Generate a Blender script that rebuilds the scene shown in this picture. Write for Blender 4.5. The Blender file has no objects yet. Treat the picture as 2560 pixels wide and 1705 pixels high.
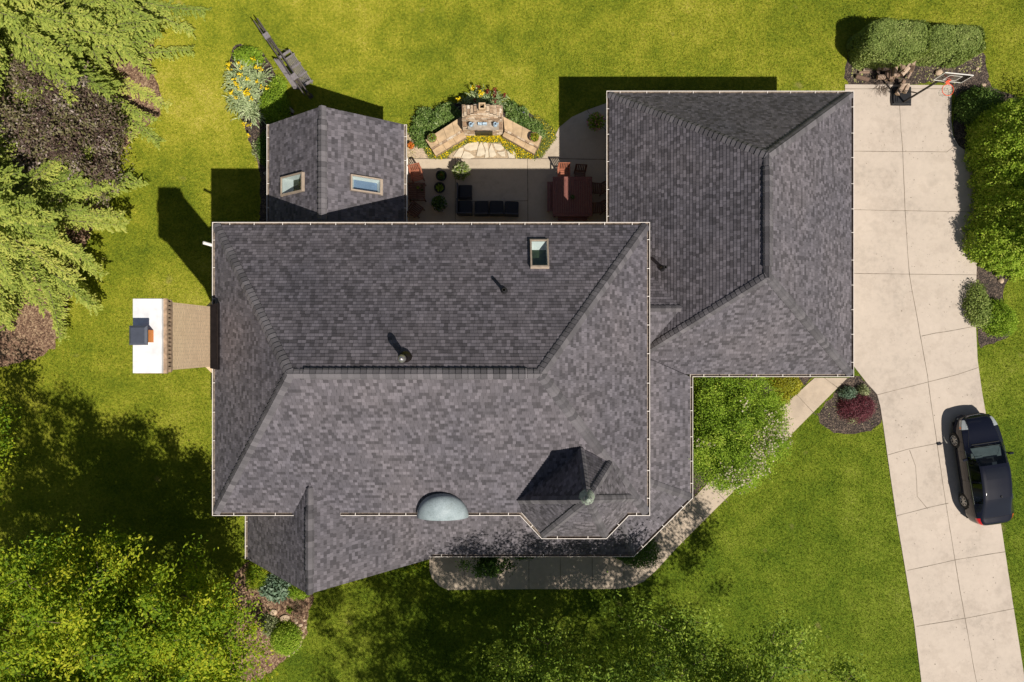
import bpy, bmesh, math, random
import numpy as np
from mathutils import Vector, Matrix
rng = np.random.default_rng(7)
R = random.Random(11)
rad = math.radians
scene = bpy.context.scene
# ------------------------------------------------------------------ camera, sky, sun, exposure
CAM_H, FPX = 30.5, 1707.0            # drone height (m), focal length in photo pixels (2560 wide)
cam = bpy.data.cameras.new('camera'); camo = bpy.data.objects.new('camera', cam)
scene.collection.objects.link(camo); scene.camera = camo
cam.sensor_width = 36; cam.lens = 36*FPX/2560; cam.clip_end = 2000
camo.location = (0, 0, CAM_H); camo.rotation_euler = (0, 0, 0)
SUN = Vector((.448, -.542, 1)).normalized()
w = bpy.data.worlds.new('World'); scene.world = w; w.use_nodes = True
wn = w.node_tree; wn.nodes.clear()
sky = wn.nodes.new('ShaderNodeTexSky'); sky.sky_type = 'NISHITA'; sky.sun_disc = False
sky.sun_elevation = math.asin(SUN.z); sky.sun_rotation = math.atan2(SUN.x, SUN.y)
bg = wn.nodes.new('ShaderNodeBackground'); bg.inputs[1].default_value = 0.04
wo = wn.nodes.new('ShaderNodeOutputWorld')
# scattered clouds in the sky dome (they show in the car's paint and the glass)
tcw = wn.nodes.new('ShaderNodeTexCoord'); cn = wn.nodes.new('ShaderNodeTexNoise'); cn.inputs['Scale'].default_value = 2.3; cn.inputs['Detail'].default_value = 6; cn.inputs['Roughness'].default_value = .6
wn.links.new(tcw.outputs['Generated'], cn.inputs['Vector'])
cr = wn.nodes.new('ShaderNodeValToRGB'); cr.color_ramp.elements[0].position = .50; cr.color_ramp.elements[0].color = (0, 0, 0, 1); cr.color_ramp.elements[1].position = .66; cr.color_ramp.elements[1].color = (.8, .8, .8, 1)
wn.links.new(cn.outputs[0], cr.inputs[0])
cm = wn.nodes.new('ShaderNodeMix'); cm.data_type = 'RGBA'; wn.links.new(cr.outputs[0], cm.inputs[0]); wn.links.new(sky.outputs[0], cm.inputs[6]); cm.inputs[7].default_value = (5.0, 5.4, 6.4, 1)
wn.links.new(cm.outputs[2], bg.inputs[0]); wn.links.new(bg.outputs[0], wo.inputs[0])
sl = bpy.data.lights.new('sun', 'SUN'); sl.energy = 5.0; sl.angle = rad(.53); sl.color = (1, .93, .82)
slo = bpy.data.objects.new('sun', sl); scene.collection.objects.link(slo)
slo.rotation_euler = SUN.to_track_quat('Z', 'Y').to_euler(); slo.location = SUN*60
scene.view_settings.view_transform = 'Standard'; scene.view_settings.look = 'None'
scene.view_settings.exposure = .12; scene.view_settings.gamma = 1; scene.view_settings.use_curve_mapping = False

# ------------------------------------------------------------------ helpers
def W(px, py, z=0.0):
    """photo pixel at height z -> world point"""
    k = (CAM_H-z)/FPX
    return Vector(((px-1280)*k, (852-py)*k, z))
def P2(px, py, z=0.0):
    v = W(px, py, z); return (v.x, v.y)
col = scene.collection
def tag(o, label=None, cat=None, group=None, kind=None):
    if label: o['label'] = label
    if cat: o['category'] = cat
    if group: o['group'] = group
    if kind: o['kind'] = kind
    return o
def thing(name, label, cat, loc=(0, 0, 0), group=None, rz=0):
    o = bpy.data.objects.new(name, None); col.objects.link(o); o.location = loc; o.rotation_euler = (0, 0, rz)
    o.empty_display_size = .2
    return tag(o, label, cat, group)
def copy_tree(o, loc, rz=0, label=None, scale=None, parent=None):
    c = o.copy(); col.objects.link(c)
    if parent is None:
        c.location = loc; c.rotation_euler = (0, 0, rz)
        if scale: c.scale = (scale,)*3
        if label: c['label'] = label
    else: c.parent = parent
    for ch in list(o.children): copy_tree(ch, None, parent=c)
    return c
class MB:
    def __init__(s): s.v = []; s.f = []; s.uv = {}; s.m = {}; s.r = {}
    def face(s, pts, uv=None, m=0, rnd=None):
        i = len(s.v); s.v += [tuple(p) for p in pts]; s.f.append(tuple(range(i, i+len(pts))))
        k = len(s.f)-1
        if uv: s.uv[k] = uv
        if m: s.m[k] = m
        if rnd is not None: s.r[k] = rnd
    def add(s, vs, fs, m=0, rnd=None):
        i = len(s.v); s.v += [tuple(p) for p in vs]
        for f in fs:
            s.f.append(tuple(i+j for j in f))
            if m: s.m[len(s.f)-1] = m
            if rnd is not None: s.r[len(s.f)-1] = rnd
    def box(s, c, d, rz=0, m=0, rnd=None, M=None):
        hx, hy, hz = d[0]/2, d[1]/2, d[2]/2
        vs = [Vector((x*hx, y*hy, z*hz)) for x in (-1, 1) for y in (-1, 1) for z in (-1, 1)]
        if M is None: M = Matrix.Translation(Vector(c)) @ Matrix.Rotation(rz, 4, 'Z')
        vs = [M @ v for v in vs]
        s.add(vs, [(0, 1, 3, 2), (4, 6, 7, 5), (0, 4, 5, 1), (2, 3, 7, 6), (0, 2, 6, 4), (1, 5, 7, 3)], m, rnd)
    def bar(s, a, b, wd, ht, m=0, rnd=None):
        a, b = Vector(a), Vector(b); d = b-a; L = d.length
        if L < 1e-6: return
        q = d.to_track_quat('X', 'Z').to_matrix().to_4x4()
        s.box(None, (L, wd, ht), m=m, rnd=rnd, M=Matrix.Translation((a+b)/2) @ q)
    def prism(s, poly, z0, z1, m=0, mt=None, uvside=False):
        n = len(poly); ar = sum(poly[i][0]*poly[(i+1) % n][1]-poly[(i+1) % n][0]*poly[i][1] for i in range(n))
        if ar < 0: poly = poly[::-1]
        s.face([(x, y, z1) for x, y in poly], m=m if mt is None else mt)
        s.face([(x, y, z0) for x, y in poly[::-1]], m=m)
        d = 0
        for i in range(n):
            a, b = poly[i], poly[(i+1) % n]; l = math.hypot(b[0]-a[0], b[1]-a[1])
            s.face([(*a, z0), (*b, z0), (*b, z1), (*a, z1)], uv=[(d, z0), (d+l, z0), (d+l, z1), (d, z1)], m=m); d += l
    def tube(s, pts, rr, n=8, m=0, rnd=None, caps=True):
        pts = [Vector(p) for p in pts]
        if not hasattr(rr, '__len__'): rr = [rr]*len(pts)
        base = len(s.v); prev = None
        for i, p in enumerate(pts):
            d = (pts[min(i+1, len(pts)-1)]-pts[max(i-1, 0)]).normalized()
            if prev is None: prev = d.orthogonal().normalized()
            u = (prev-d*prev.dot(d))
            u = u.normalized() if u.length > 1e-5 else d.orthogonal().normalized()
            prev = u; t = d.cross(u)
            for k in range(n):
                a = 2*math.pi*k/n; s.v.append(tuple(p+(u*math.cos(a)+t*math.sin(a))*rr[i]))
        fs = []
        for i in range(len(pts)-1):
            for k in range(n):
                k2 = (k+1) % n
                fs.append((base+i*n+k, base+i*n+k2, base+(i+1)*n+k2, base+(i+1)*n+k))
        if caps:
            fs.append(tuple(base+k for k in range(n))[::-1]); fs.append(tuple(base+(len(pts)-1)*n+k for k in range(n)))
        for f in fs:
            s.f.append(f)
            if m: s.m[len(s.f)-1] = m
            if rnd is not None: s.r[len(s.f)-1] = rnd
    def lathe(s, c, prof, n=24, m=0, close=False):
        vs = [(c[0]+r*math.cos(2*math.pi*k/n), c[1]+r*math.sin(2*math.pi*k/n), c[2]+z) for r, z in prof for k in range(n)]
        fs = [(i*n+k, i*n+(k+1) % n, (i+1)*n+(k+1) % n, (i+1)*n+k) for i in range(len(prof)-1) for k in range(n)]
        if close: fs.append(tuple((len(prof)-1)*n+k for k in range(n)))
        s.add(vs, fs, m)
    def build(s, name, mats, parent=None, smooth=False, bevel=0, label=None, cat=None, group=None, kind=None, loc=None, ang=35):
        me = bpy.data.meshes.new(name)
        L = Vector((0, 0, 0))
        if loc is not None: L = Vector(loc)
        par_rot = False
        vs = s.v
        o = bpy.data.objects.new(name, me)
        if parent is not None and s.world:
            L = parent_loc(parent)
        if L.length: vs = [(x-L.x, y-L.y, z-L.z) for x, y, z in vs]
        me.from_pydata(vs, [], s.f)
        if not isinstance(mats, (list, tuple)): mats = [mats]
        for m in mats: me.materials.append(m)
        if s.uv:
            uvl = me.uv_layers.new(name='UVMap')
            for k, uv in s.uv.items():
                p = me.polygons[k]
                for j, li in enumerate(p.loop_indices): uvl.data[li].uv = uv[j]
        for k, mi in s.m.items(): me.polygons[k].material_index = mi
        if s.r:
            at = me.attributes.new('rnd', 'FLOAT', 'FACE')
            for k, r in s.r.items(): at.data[k].value = r
        me.validate()
        if smooth:
            me.polygons.foreach_set('use_smooth', [True]*len(me.polygons))
            try: me.set_sharp_from_angle(angle=rad(ang))
            except Exception: pass
        col.objects.link(o)
        if parent is not None: o.parent = parent
        elif loc is not None: o.location = loc
        if bevel:
            b = o.modifiers.new('bevel', 'BEVEL'); b.width = bevel; b.segments = 2; b.limit_method = 'ANGLE'
        return tag(o, label, cat, group, kind)
    world = True
def parent_loc(p):
    L = Vector((0, 0, 0))
    while p is not None: L += p.location; p = p.parent
    return L
class LB(MB):            # local coordinates: vertices are given relative to the parent
    world = False

def cat_closed(pts, n=6):
    out = []; N = len(pts)
    for i in range(N):
        p0, p1, p2, p3 = [Vector(pts[(i+j-1) % N]) for j in range(4)]
        for k in range(n):
            t = k/n
            q = .5*((2*p1)+(-p0+p2)*t+(2*p0-5*p1+4*p2-p3)*t*t+(-p0+3*p1-3*p2+p3)*t**3)
            out.append((q.x, q.y))
    return out
def wobble(poly, amp=.04, step=.18, seed=1):
    r = random.Random(seed); out = []
    n = len(poly)
    for i in range(n):
        a, b = Vector(poly[i]), Vector(poly[(i+1) % n]); d = b-a; k = max(1, int(d.length/step))
        nn = Vector((-d.y, d.x)).normalized() if d.length > 0 else d
        for j in range(k):
            p = a+d*(j/k)+nn*r.gauss(0, amp); out.append((p.x, p.y))
    return out

# ------------------------------------------------------------------ materials
def mat(name):
    m = bpy.data.materials.new(name); m.use_nodes = True; nt = m.node_tree
    b = nt.nodes['Principled BSDF']; b.inputs['Roughness'].default_value = .8
    return m, nt, b
def N(nt, t, **kw):
    n = nt.nodes.new(t)
    for k, v in kw.items():
        if k.startswith('i_'): n.inputs[int(k[2:])].default_value = v
        else: setattr(n, k, v)
    return n
def ramp(nt, stops, interp='LINEAR'):
    r = nt.nodes.new('ShaderNodeValToRGB'); r.color_ramp.interpolation = interp
    e = r.color_ramp.elements
    while len(e) < len(stops): e.new(.5)
    for el, (p, c) in zip(e, stops): el.position = p; el.color = (*c, 1)
    return r
def mixc(nt, fac, a, b, mode='MIX'):
    m = nt.nodes.new('ShaderNodeMix'); m.data_type = 'RGBA'; m.blend_type = mode
    for idx, x in ((0, fac), (6, a), (7, b)):
        if hasattr(x, 'is_linked') or hasattr(x, 'links'): nt.links.new(x, m.inputs[idx])
        elif idx == 0: m.inputs[0].default_value = x
        else: m.inputs[idx].default_value = (*x, 1)
    return m.outputs[2]
def math_(nt, op, a, b=None, c=None):
    m = nt.nodes.new('ShaderNodeMath'); m.operation = op
    for i, x in enumerate((a, b, c)):
        if x is None: continue
        if isinstance(x, (int, float)): m.inputs[i].default_value = x
        else: nt.links.new(x, m.inputs[i])
    return m.outputs[0]
def bump(nt, b, h, strength=.5, dist=.02):
    bn = nt.nodes.new('ShaderNodeBump'); bn.inputs['Strength'].default_value = strength; bn.inputs['Distance'].default_value = dist
    nt.links.new(h, bn.inputs['Height']); nt.links.new(bn.outputs[0], b.inputs['Normal'])
def noise(nt, vec, scale, detail=3, rough=.55):
    n = nt.nodes.new('ShaderNodeTexNoise'); n.inputs['Scale'].default_value = scale
    n.inputs['Detail'].default_value = detail; n.inputs['Roughness'].default_value = rough
    if vec is not None: nt.links.new(vec, n.inputs['Vector'])
    return n.outputs[0]
def gpos(nt):
    return nt.nodes.new('ShaderNodeNewGeometry').outputs['Position']
def simple(name, c, rough=.6, metal=0, var=.15, scale=8, bmp=0, bscale=30, coat=0):
    m, nt, b = mat(name)
    tc = nt.nodes.new('ShaderNodeTexCoord').outputs['Object']
    nz = noise(nt, tc, scale, 4)
    r = ramp(nt, [(.3, tuple(x*(1-var) for x in c)), (.7, tuple(min(1, x*(1+var)) for x in c))])
    nt.links.new(nz, r.inputs[0]); nt.links.new(r.outputs[0], b.inputs['Base Color'])
    b.inputs['Roughness'].default_value = rough; b.inputs['Metallic'].default_value = metal
    if coat: b.inputs['Coat Weight'].default_value = coat; b.inputs['Coat Roughness'].default_value = .04
    if bmp: bump(nt, b, noise(nt, tc, bscale, 3), bmp, .01)
    return m
def leafmat(name, stops, trans=.35, rough=.45, spec=.4):
    """foliage: colour picked per leaf from the face attribute rnd, with light passing through the leaf"""
    m, nt, b = mat(name)
    at = N(nt, 'ShaderNodeAttribute', attribute_name='rnd')
    r = ramp(nt, stops); nt.links.new(at.outputs['Fac'], r.inputs[0])
    nt.links.new(r.outputs[0], b.inputs['Base Color']); b.inputs['Roughness'].default_value = rough
    b.inputs['Specular IOR Level'].default_value = spec
    tr = nt.nodes.new('ShaderNodeBsdfTranslucent')
    t2 = mixc(nt, 1.0, r.outputs[0], (1.0, 1.0, .45), 'MULTIPLY'); nt.links.new(t2, tr.inputs[0])
    mx = nt.nodes.new('ShaderNodeMixShader'); mx.inputs[0].default_value = trans
    nt.links.new(b.outputs[0], mx.inputs[1]); nt.links.new(tr.outputs[0], mx.inputs[2])
    nt.links.new(mx.outputs[0], nt.nodes['Material Output'].inputs[0])
    return m

# grass
def make_grass(name='lawn_grass', blade=False):
    m, nt, b = mat(name); p = gpos(nt)
    big = noise(nt, p, .16, 3, .6); mid = noise(nt, p, 1.3, 4, .65); fine = noise(nt, p, 8, 4, .75); vf = noise(nt, p, 30, 2, .6)
    v = math_(nt, 'MULTIPLY', big, .80); v = math_(nt, 'MULTIPLY_ADD', mid, .38, v); v = math_(nt, 'MULTIPLY_ADD', fine, .75, v); v = math_(nt, 'MULTIPLY_ADD', vf, .55, v)
    v = math_(nt, 'ADD', v, -.71)
    r = ramp(nt, [(.12, (.038, .070, .006)), (.34, (.124, .166, .010)), (.50, (.218, .246, .015)), (.66, (.36, .345, .032)), (.9, (.56, .47, .12))])
    nt.links.new(v, r.inputs[0])
    # lawn patches: richer green toward the lower right, sun-bleached spots here and there
    sep = nt.nodes.new('ShaderNodeSeparateXYZ'); nt.links.new(p, sep.inputs[0])
    gx = math_(nt, 'MULTIPLY_ADD', sep.outputs[0], .012, .44); gx = math_(nt, 'MULTIPLY_ADD', sep.outputs[1], -.026, gx)
    gx = math_(nt, 'MINIMUM', math_(nt, 'MAXIMUM', gx, 0.0), .85)
    c = mixc(nt, gx, r.outputs[0], (.40, .60, .45), 'MULTIPLY')
    dry = ramp(nt, [(.70, (0, 0, 0)), (.80, (1, 1, 1))]); nt.links.new(noise(nt, p, .9, 2, .5), dry.inputs[0])
    dv = math_(nt, 'MULTIPLY', dry.outputs[0], .6)
    c = mixc(nt, dv, c, (.33, .27, .11))
    if blade:
        at = N(nt, 'ShaderNodeAttribute', attribute_name='rnd'); rr = ramp(nt, [(0, (.55, .60, .50)), (.5, (1.05, 1.05, 1.0)), (.85, (1.45, 1.38, 1.5)), (1, (2.0, 1.75, 2.4))]); nt.links.new(at.outputs['Fac'], rr.inputs[0])
        c = mixc(nt, 1.0, c, rr.outputs[0], 'MULTIPLY')
    nt.links.new(c, b.inputs['Base Color']); b.inputs['Roughness'].default_value = .9; b.inputs['Specular IOR Level'].default_value = .2
    if blade: return m
    bump(nt, b, math_(nt, 'ADD', fine, math_(nt, 'MULTIPLY', vf, .6)), .9, .06)
    return m
M = {}
M['grass'] = make_grass(); M['blade'] = make_grass('grass_blade', True)
def make_mulch(name, a, bb, cc, sc=26):
    m, nt, b = mat(name); p = gpos(nt)
    vo = nt.nodes.new('ShaderNodeTexVoronoi'); vo.inputs['Scale'].default_value = sc; nt.links.new(p, vo.inputs['Vector'])
    sep = nt.nodes.new('ShaderNodeSeparateColor'); nt.links.new(vo.outputs['Color'], sep.inputs[0])
    v = math_(nt, 'MULTIPLY_ADD', noise(nt, p, 3, 4), .5, math_(nt, 'MULTIPLY', sep.outputs[0], .6))
    r = ramp(nt, [(.2, a), (.6, bb), (.93, cc)]); nt.links.new(v, r.inputs[0])
    nt.links.new(r.outputs[0], b.inputs['Base Color']); b.inputs['Roughness'].default_value = .95
    bump(nt, b, vo.outputs['Distance'], .9, .03)
    return m
M['mulch'] = make_mulch('bark_mulch', (.018, .013, .011), (.055, .040, .034), (.22, .16, .12))
M['mulch_brown'] = make_mulch('brown_mulch', (.07, .035, .022), (.20, .115, .075), (.42, .30, .19), 18)
def make_concrete(name, base, spot=.5):
    m, nt, b = mat(name); p = gpos(nt)
    n1 = noise(nt, p, .45, 5, .6); n2 = noise(nt, p, 4, 5, .7); n3 = noise(nt, p, 60, 2, .6)
    v = math_(nt, 'MULTIPLY_ADD', n2, .45, math_(nt, 'MULTIPLY', n1, .6))
    v = math_(nt, 'MULTIPLY_ADD', n3, .18, v)
    r = ramp(nt, [(.40, tuple(x*.74 for x in base)), (.58, base), (.80, tuple(x*1.12 for x in base))]); nt.links.new(v, r.inputs[0])
    # dark specks of debris, denser in patches
    vo = nt.nodes.new('ShaderNodeTexVoronoi'); vo.inputs['Scale'].default_value = 9; nt.links.new(p, vo.inputs['Vector'])
    sp = math_(nt, 'LESS_THAN', vo.outputs['Distance'], .13)
    pr = ramp(nt, [(.50, (0, 0, 0)), (.62, (1, 1, 1))]); nt.links.new(noise(nt, p, 1.1, 3), pr.inputs[0])
    sp = math_(nt, 'MULTIPLY', math_(nt, 'MULTIPLY', sp, pr.outputs[0]), spot)
    c = mixc(nt, sp, r.outputs[0], (.10, .085, .07))
    st = ramp(nt, [(.60, (0, 0, 0)), (.72, (1, 1, 1))]); nt.links.new(noise(nt, p, .22, 4, .7), st.inputs[0])
    c = mixc(nt, math_(nt, 'MULTIPLY', st.outputs[0], .55), c, tuple(x*.55 for x in base))
    st2 = ramp(nt, [(.52, (0, 0, 0)), (.60, (1, 1, 1)), (.68, (.2, .2, .2))]); nt.links.new(noise(nt, p, .7, 5, .75), st2.inputs[0])
    c = mixc(nt, math_(nt, 'MULTIPLY', st2.outputs[0], .20), c, (base[0]*.62, base[1]*.58, base[2]*.55))
    nt.links.new(c, b.inputs['Base Color']); b.inputs['Roughness'].default_value = .85
    bump(nt, b, n3, .15, .005)
    return m
M['concrete'] = make_concrete('driveway_concrete', (.485, .415, .355))
M['concrete_path'] = make_concrete('path_concrete', (.46, .375, .295), .25)
M['joint'] = simple('joint_dirt', (.19, .155, .12), .95, 0, .5, 3)
M['patio'] = make_concrete('patio_concrete', (.47, .39, .30), .3)
def make_shingle(name, k=1.0, cw=.135, rh=.125, hue=(1, 1, 1)):
    m, nt, b = mat(name)
    uv = nt.nodes.new('ShaderNodeUVMap'); uv.uv_map = 'UVMap'
    sep = nt.nodes.new('ShaderNodeSeparateXYZ'); nt.links.new(uv.outputs[0], sep.inputs[0])
    u, v = sep.outputs[0], sep.outputs[1]
    row = math_(nt, 'FLOOR', math_(nt, 'DIVIDE', v, rh))
    wr = N(nt, 'ShaderNodeTexWhiteNoise', noise_dimensions='1D'); nt.links.new(row, wr.inputs['W'])
    def layer(width, off):
        x = math_(nt, 'ADD', math_(nt, 'DIVIDE', u, width), math_(nt, 'MULTIPLY', wr.outputs[0], 17.3+off))
        # wobble tab widths
        n1 = N(nt, 'ShaderNodeTexNoise', noise_dimensions='2D'); n1.inputs['Scale'].default_value = 1.0
        cb = N(nt, 'ShaderNodeCombineXYZ'); nt.links.new(x, cb.inputs[0]); nt.links.new(math_(nt, 'MULTIPLY', row, 7.7), cb.inputs[1]); nt.links.new(cb.outputs[0], n1.inputs['Vector'])
        x2 = math_(nt, 'ADD', x, math_(nt, 'MULTIPLY', n1.outputs[0], .7))
        ci = math_(nt, 'FLOOR', x2); fr = math_(nt, 'FRACT', x2)
        c2 = N(nt, 'ShaderNodeCombineXYZ'); nt.links.new(ci, c2.inputs[0]); nt.links.new(row, c2.inputs[1])
        wn_ = N(nt, 'ShaderNodeTexWhiteNoise', noise_dimensions='2D'); nt.links.new(c2.outputs[0], wn_.inputs['Vector'])
        return wn_.outputs[0], fr
    a, fra = layer(cw, 0); c, frc = layer(cw*1.9, 5.1)
    tone = math_(nt, 'ADD', math_(nt, 'MULTIPLY', a, .82), math_(nt, 'MULTIPLY', c, .18))
    r = ramp(nt, [(0, tuple(.058*h*k for h in hue)), (.22, tuple(.070*h*k for h in hue)), (.34, tuple(.102*h*k for h in hue)), (.66, tuple(.118*h*k for h in hue)), (.78, tuple(.148*h*k for h in hue)), (1, tuple(.176*h*k for h in hue))])
    nt.links.new(tone, r.inputs[0])
    # narrow joint between tabs
    ed = math_(nt, 'LESS_THAN', fra, .08)
    cc = mixc(nt, math_(nt, 'MULTIPLY', ed, .6), r.outputs[0], (.03, .028, .03))
    g = noise(nt, gpos(nt), 90, 2, .7)
    gr = ramp(nt, [(.3, (.78, .78, .78)), (.7, (1.2, 1.2, 1.2))]); nt.links.new(g, gr.inputs[0])
    cc = mixc(nt, 1.0, cc, gr.outputs[0], 'MULTIPLY')
    g2 = noise(nt, gpos(nt), .35, 4, .6)
    gr2 = ramp(nt, [(.3, (.86, .86, .90)), (.7, (1.12, 1.08, 1.06))]); nt.links.new(g2, gr2.inputs[0])
    cc = mixc(nt, 1.0, cc, gr2.outputs[0], 'MULTIPLY')
    nt.links.new(cc, b.inputs['Base Color']); b.inputs['Roughness'].default_value = .75; b.inputs['Specular IOR Level'].default_value = .35
    bump(nt, b, math_(nt, 'ADD', tone, math_(nt, 'MULTIPLY', g, .3)), .35, .012)
    return m
HUE = (.995, .925, 1.055)
M['shingle'] = make_shingle('asphalt_shingle', 1.0, hue=HUE)
def make_cap():
    m, nt, b = mat('ridge_shingle')
    at = N(nt, 'ShaderNodeAttribute', attribute_name='rnd')
    r = ramp(nt, [(0, (.070, .065, .073)), (.5, (.105, .098, .109)), (1, (.150, .139, .153))]); nt.links.new(at.outputs['Fac'], r.inputs[0])
    g = noise(nt, gpos(nt), 80, 2, .7)
    gr = ramp(nt, [(.3, (.8, .8, .8)), (.7, (1.2, 1.2, 1.2))]); nt.links.new(g, gr.inputs[0])
    nt.links.new(mixc(nt, 1.0, r.outputs[0], gr.outputs[0], 'MULTIPLY'), b.inputs['Base Color'])
    bump(nt, b, g, .3, .006)
    return m
M['cap'] = make_cap()
def make_brick(name, c1, c2, mort, bw=.22, bh=.075, ms=.012, bmp=.6):
    m, nt, b = mat(name)
    uv = nt.nodes.new('ShaderNodeUVMap'); uv.uv_map = 'UVMap'
    br = nt.nodes.new('ShaderNodeTexBrick'); nt.links.new(uv.outputs[0], br.inputs['Vector'])
    br.inputs['Color1'].default_value = (*c1, 1); br.inputs['Color2'].default_value = (*c2, 1); br.inputs['Mortar'].default_value = (*mort, 1)
    br.inputs['Scale'].default_value = 1; br.inputs['Brick Width'].default_value = bw; br.inputs['Row Height'].default_value = bh; br.inputs['Mortar Size'].default_value = ms
    nz = noise(nt, gpos(nt), 14, 4, .7); g = ramp(nt, [(.25, (.82, .80, .78)), (.7, (1.12, 1.10, 1.08))]); nt.links.new(nz, g.inputs[0])
    nt.links.new(mixc(nt, 1.0, br.outputs[0], g.outputs[0], 'MULTIPLY'), b.inputs['Base Color'])
    inv = math_(nt, 'SUBTRACT', 1.0, br.outputs['Fac']); bump(nt, b, inv, bmp, .015)
    b.inputs['Roughness'].default_value = .9
    return m
M['brick'] = make_brick('tan_brick', (.86, .66, .44), (.74, .55, .36), (.62, .48, .33), .24, .078, .014, .25)
M['siding'] = make_brick('lap_siding', (.55, .50, .42), (.52, .47, .40), (.30, .27, .22), 3.5, .14, .01)
M['stone'] = make_brick('stacked_stone', (.55, .42, .29), (.34, .24, .16), (.13, .09, .06), .30, .085, .016, 1)
M['gutter'] = simple('gutter_paint', (.84, .78, .73), .45, 0, .05, 3)
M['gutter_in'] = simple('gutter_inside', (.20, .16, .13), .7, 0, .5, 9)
M['soffit'] = simple('soffit_paint', (.55, .52, .48), .6)
M['crown'] = simple('painted_crown', (.70, .71, .74), .6, 0, .12, 3.5)
M['darkmetal'] = simple('dark_metal', (.016, .012, .012), .35, .3, .3)
M['capmetal'] = simple('grey_painted_metal', (.075, .085, .115), .45, .2, .1)
M['orange_clay'] = simple('orange_clay', (.62, .22, .05), .8)
M['copper'] = None
def make_copper():
    m, nt, b = mat('weathered_copper'); p = gpos(nt)
    v = math_(nt, 'MULTIPLY_ADD', noise(nt, p, 26, 4, .7), .5, math_(nt, 'MULTIPLY', noise(nt, p, 2.2, 4, .6), .5))
    r = ramp(nt, [(.30, (.17, .20, .20)), (.48, (.27, .33, .36)), (.62, (.36, .42, .45)), (.8, (.46, .47, .42))]); nt.links.new(v, r.inputs[0])
    nt.links.new(r.outputs[0], b.inputs['Base Color']); b.inputs['Roughness'].default_value = .62; b.inputs['Metallic'].default_value = .0; b.inputs['Specular IOR Level'].default_value = .25
    return m
M['copper'] = make_copper()
M['verdigris'] = simple('verdigris', (.30, .35, .29), .6, .1, .35, 14)
def make_glass(name, c, tint=.6, rough=.02):
    m, nt, b = mat(name)
    nt.nodes.remove(b); out = nt.nodes['Material Output']
    gl = nt.nodes.new('ShaderNodeBsdfGlossy'); gl.inputs['Roughness'].default_value = rough
    tr = nt.nodes.new('ShaderNodeBsdfTransparent'); tr.inputs[0].default_value = (*c, 1)
    fr = nt.nodes.new('ShaderNodeLayerWeight'); fr.inputs[0].default_value = .5
    f = math_(nt, 'MULTIPLY_ADD', math_(nt, 'POWER', fr.outputs['Facing'], 4.0), .85, .06)
    mx = nt.nodes.new('ShaderNodeMixShader'); nt.links.new(f, mx.inputs[0]); nt.links.new(tr.outputs[0], mx.inputs[1]); nt.links.new(gl.outputs[0], mx.inputs[2])
    nt.links.new(mx.outputs[0], out.inputs[0])
    return m
M['skyglass'] = make_glass('skylight_glass', (.72, .80, .82))
M['carglass'] = make_glass('car_window_glass', (.50, .56, .58))
M['skyframe'] = simple('skylight_frame', (.36, .29, .23), .5)
M['white'] = simple('white_paint', (.80, .78, .74), .6, 0, .04)
M['pipe'] = simple('white_plastic', (.75, .73, .72), .4)
M['black'] = simple('black_plastic', (.018, .018, .02), .4)
M['blackmetal'] = simple('black_metal', (.02, .018, .018), .45, .2)
M['silver'] = simple('galvanised', (.42, .40, .40), .35, .8, .2, 20)
M['teak'] = simple('brown_wood', (.13, .055, .032), .6, 0, .3, 12)
M['teak_red'] = simple('red_brown_wood', (.33, .115, .065), .6, 0, .25, 12)
M['maroon'] = simple('maroon_wood', (.21, .075, .06), .55, 0, .2, 10)
M['greywood'] = simple('grey_stained_wood', (.20, .18, .19), .75, 0, .25, 14)
M['greydark'] = simple('dark_stained_wood', (.085, .072, .068), .75, 0, .3, 14)
M['sofa'] = simple('charcoal_cushion', (.024, .024, .030), .85, 0, .15, 5, .3, 60)
M['sofa_frame'] = simple('grey_wicker', (.055, .057, .072), .7, 0, .2, 20, .6, 90)
M['slab'] = simple('sandstone_slab', (.50, .36, .22), .85, 0, .22, 4, .2)
M['flag'] = simple('pale_flagstone', (.60, .52, .40), .85, 0, .15, 5, .3)
M['rock'] = simple('grey_rock', (.34, .29, .24), .9, 0, .35, 5, .6, 12)
M['rock_tan'] = simple('tan_rock', (.48, .36, .26), .9, 0, .3, 6, .5, 12)
M['bark'] = simple('tree_bark', (.13, .095, .07), .95, 0, .4, 9, .8, 16)
M['bark_dark'] = simple('dark_bark', (.07, .05, .04), .95, 0, .4, 9, .8, 16)
M['soil'] = simple('potting_soil', (.02, .014, .010), .95)
M['clay'] = simple('terracotta', (.26, .13, .075), .8, 0, .3, 10)
M['bluewhite'] = simple('blue_white_glaze', (.38, .50, .62), .25, 0, .6, 22)
M['rubber'] = simple('rubber', (.012, .012, .013), .8)
M['rim'] = simple('alloy', (.62, .60, .58), .4, .5, .05)
M['orange'] = simple('orange_steel', (.75, .10, .04), .4)
M['net'] = simple('net_cord', (.7, .68, .64), .8)
M['boardglass'] = make_glass('backboard_acrylic', (.42, .40, .38), rough=.1)
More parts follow.
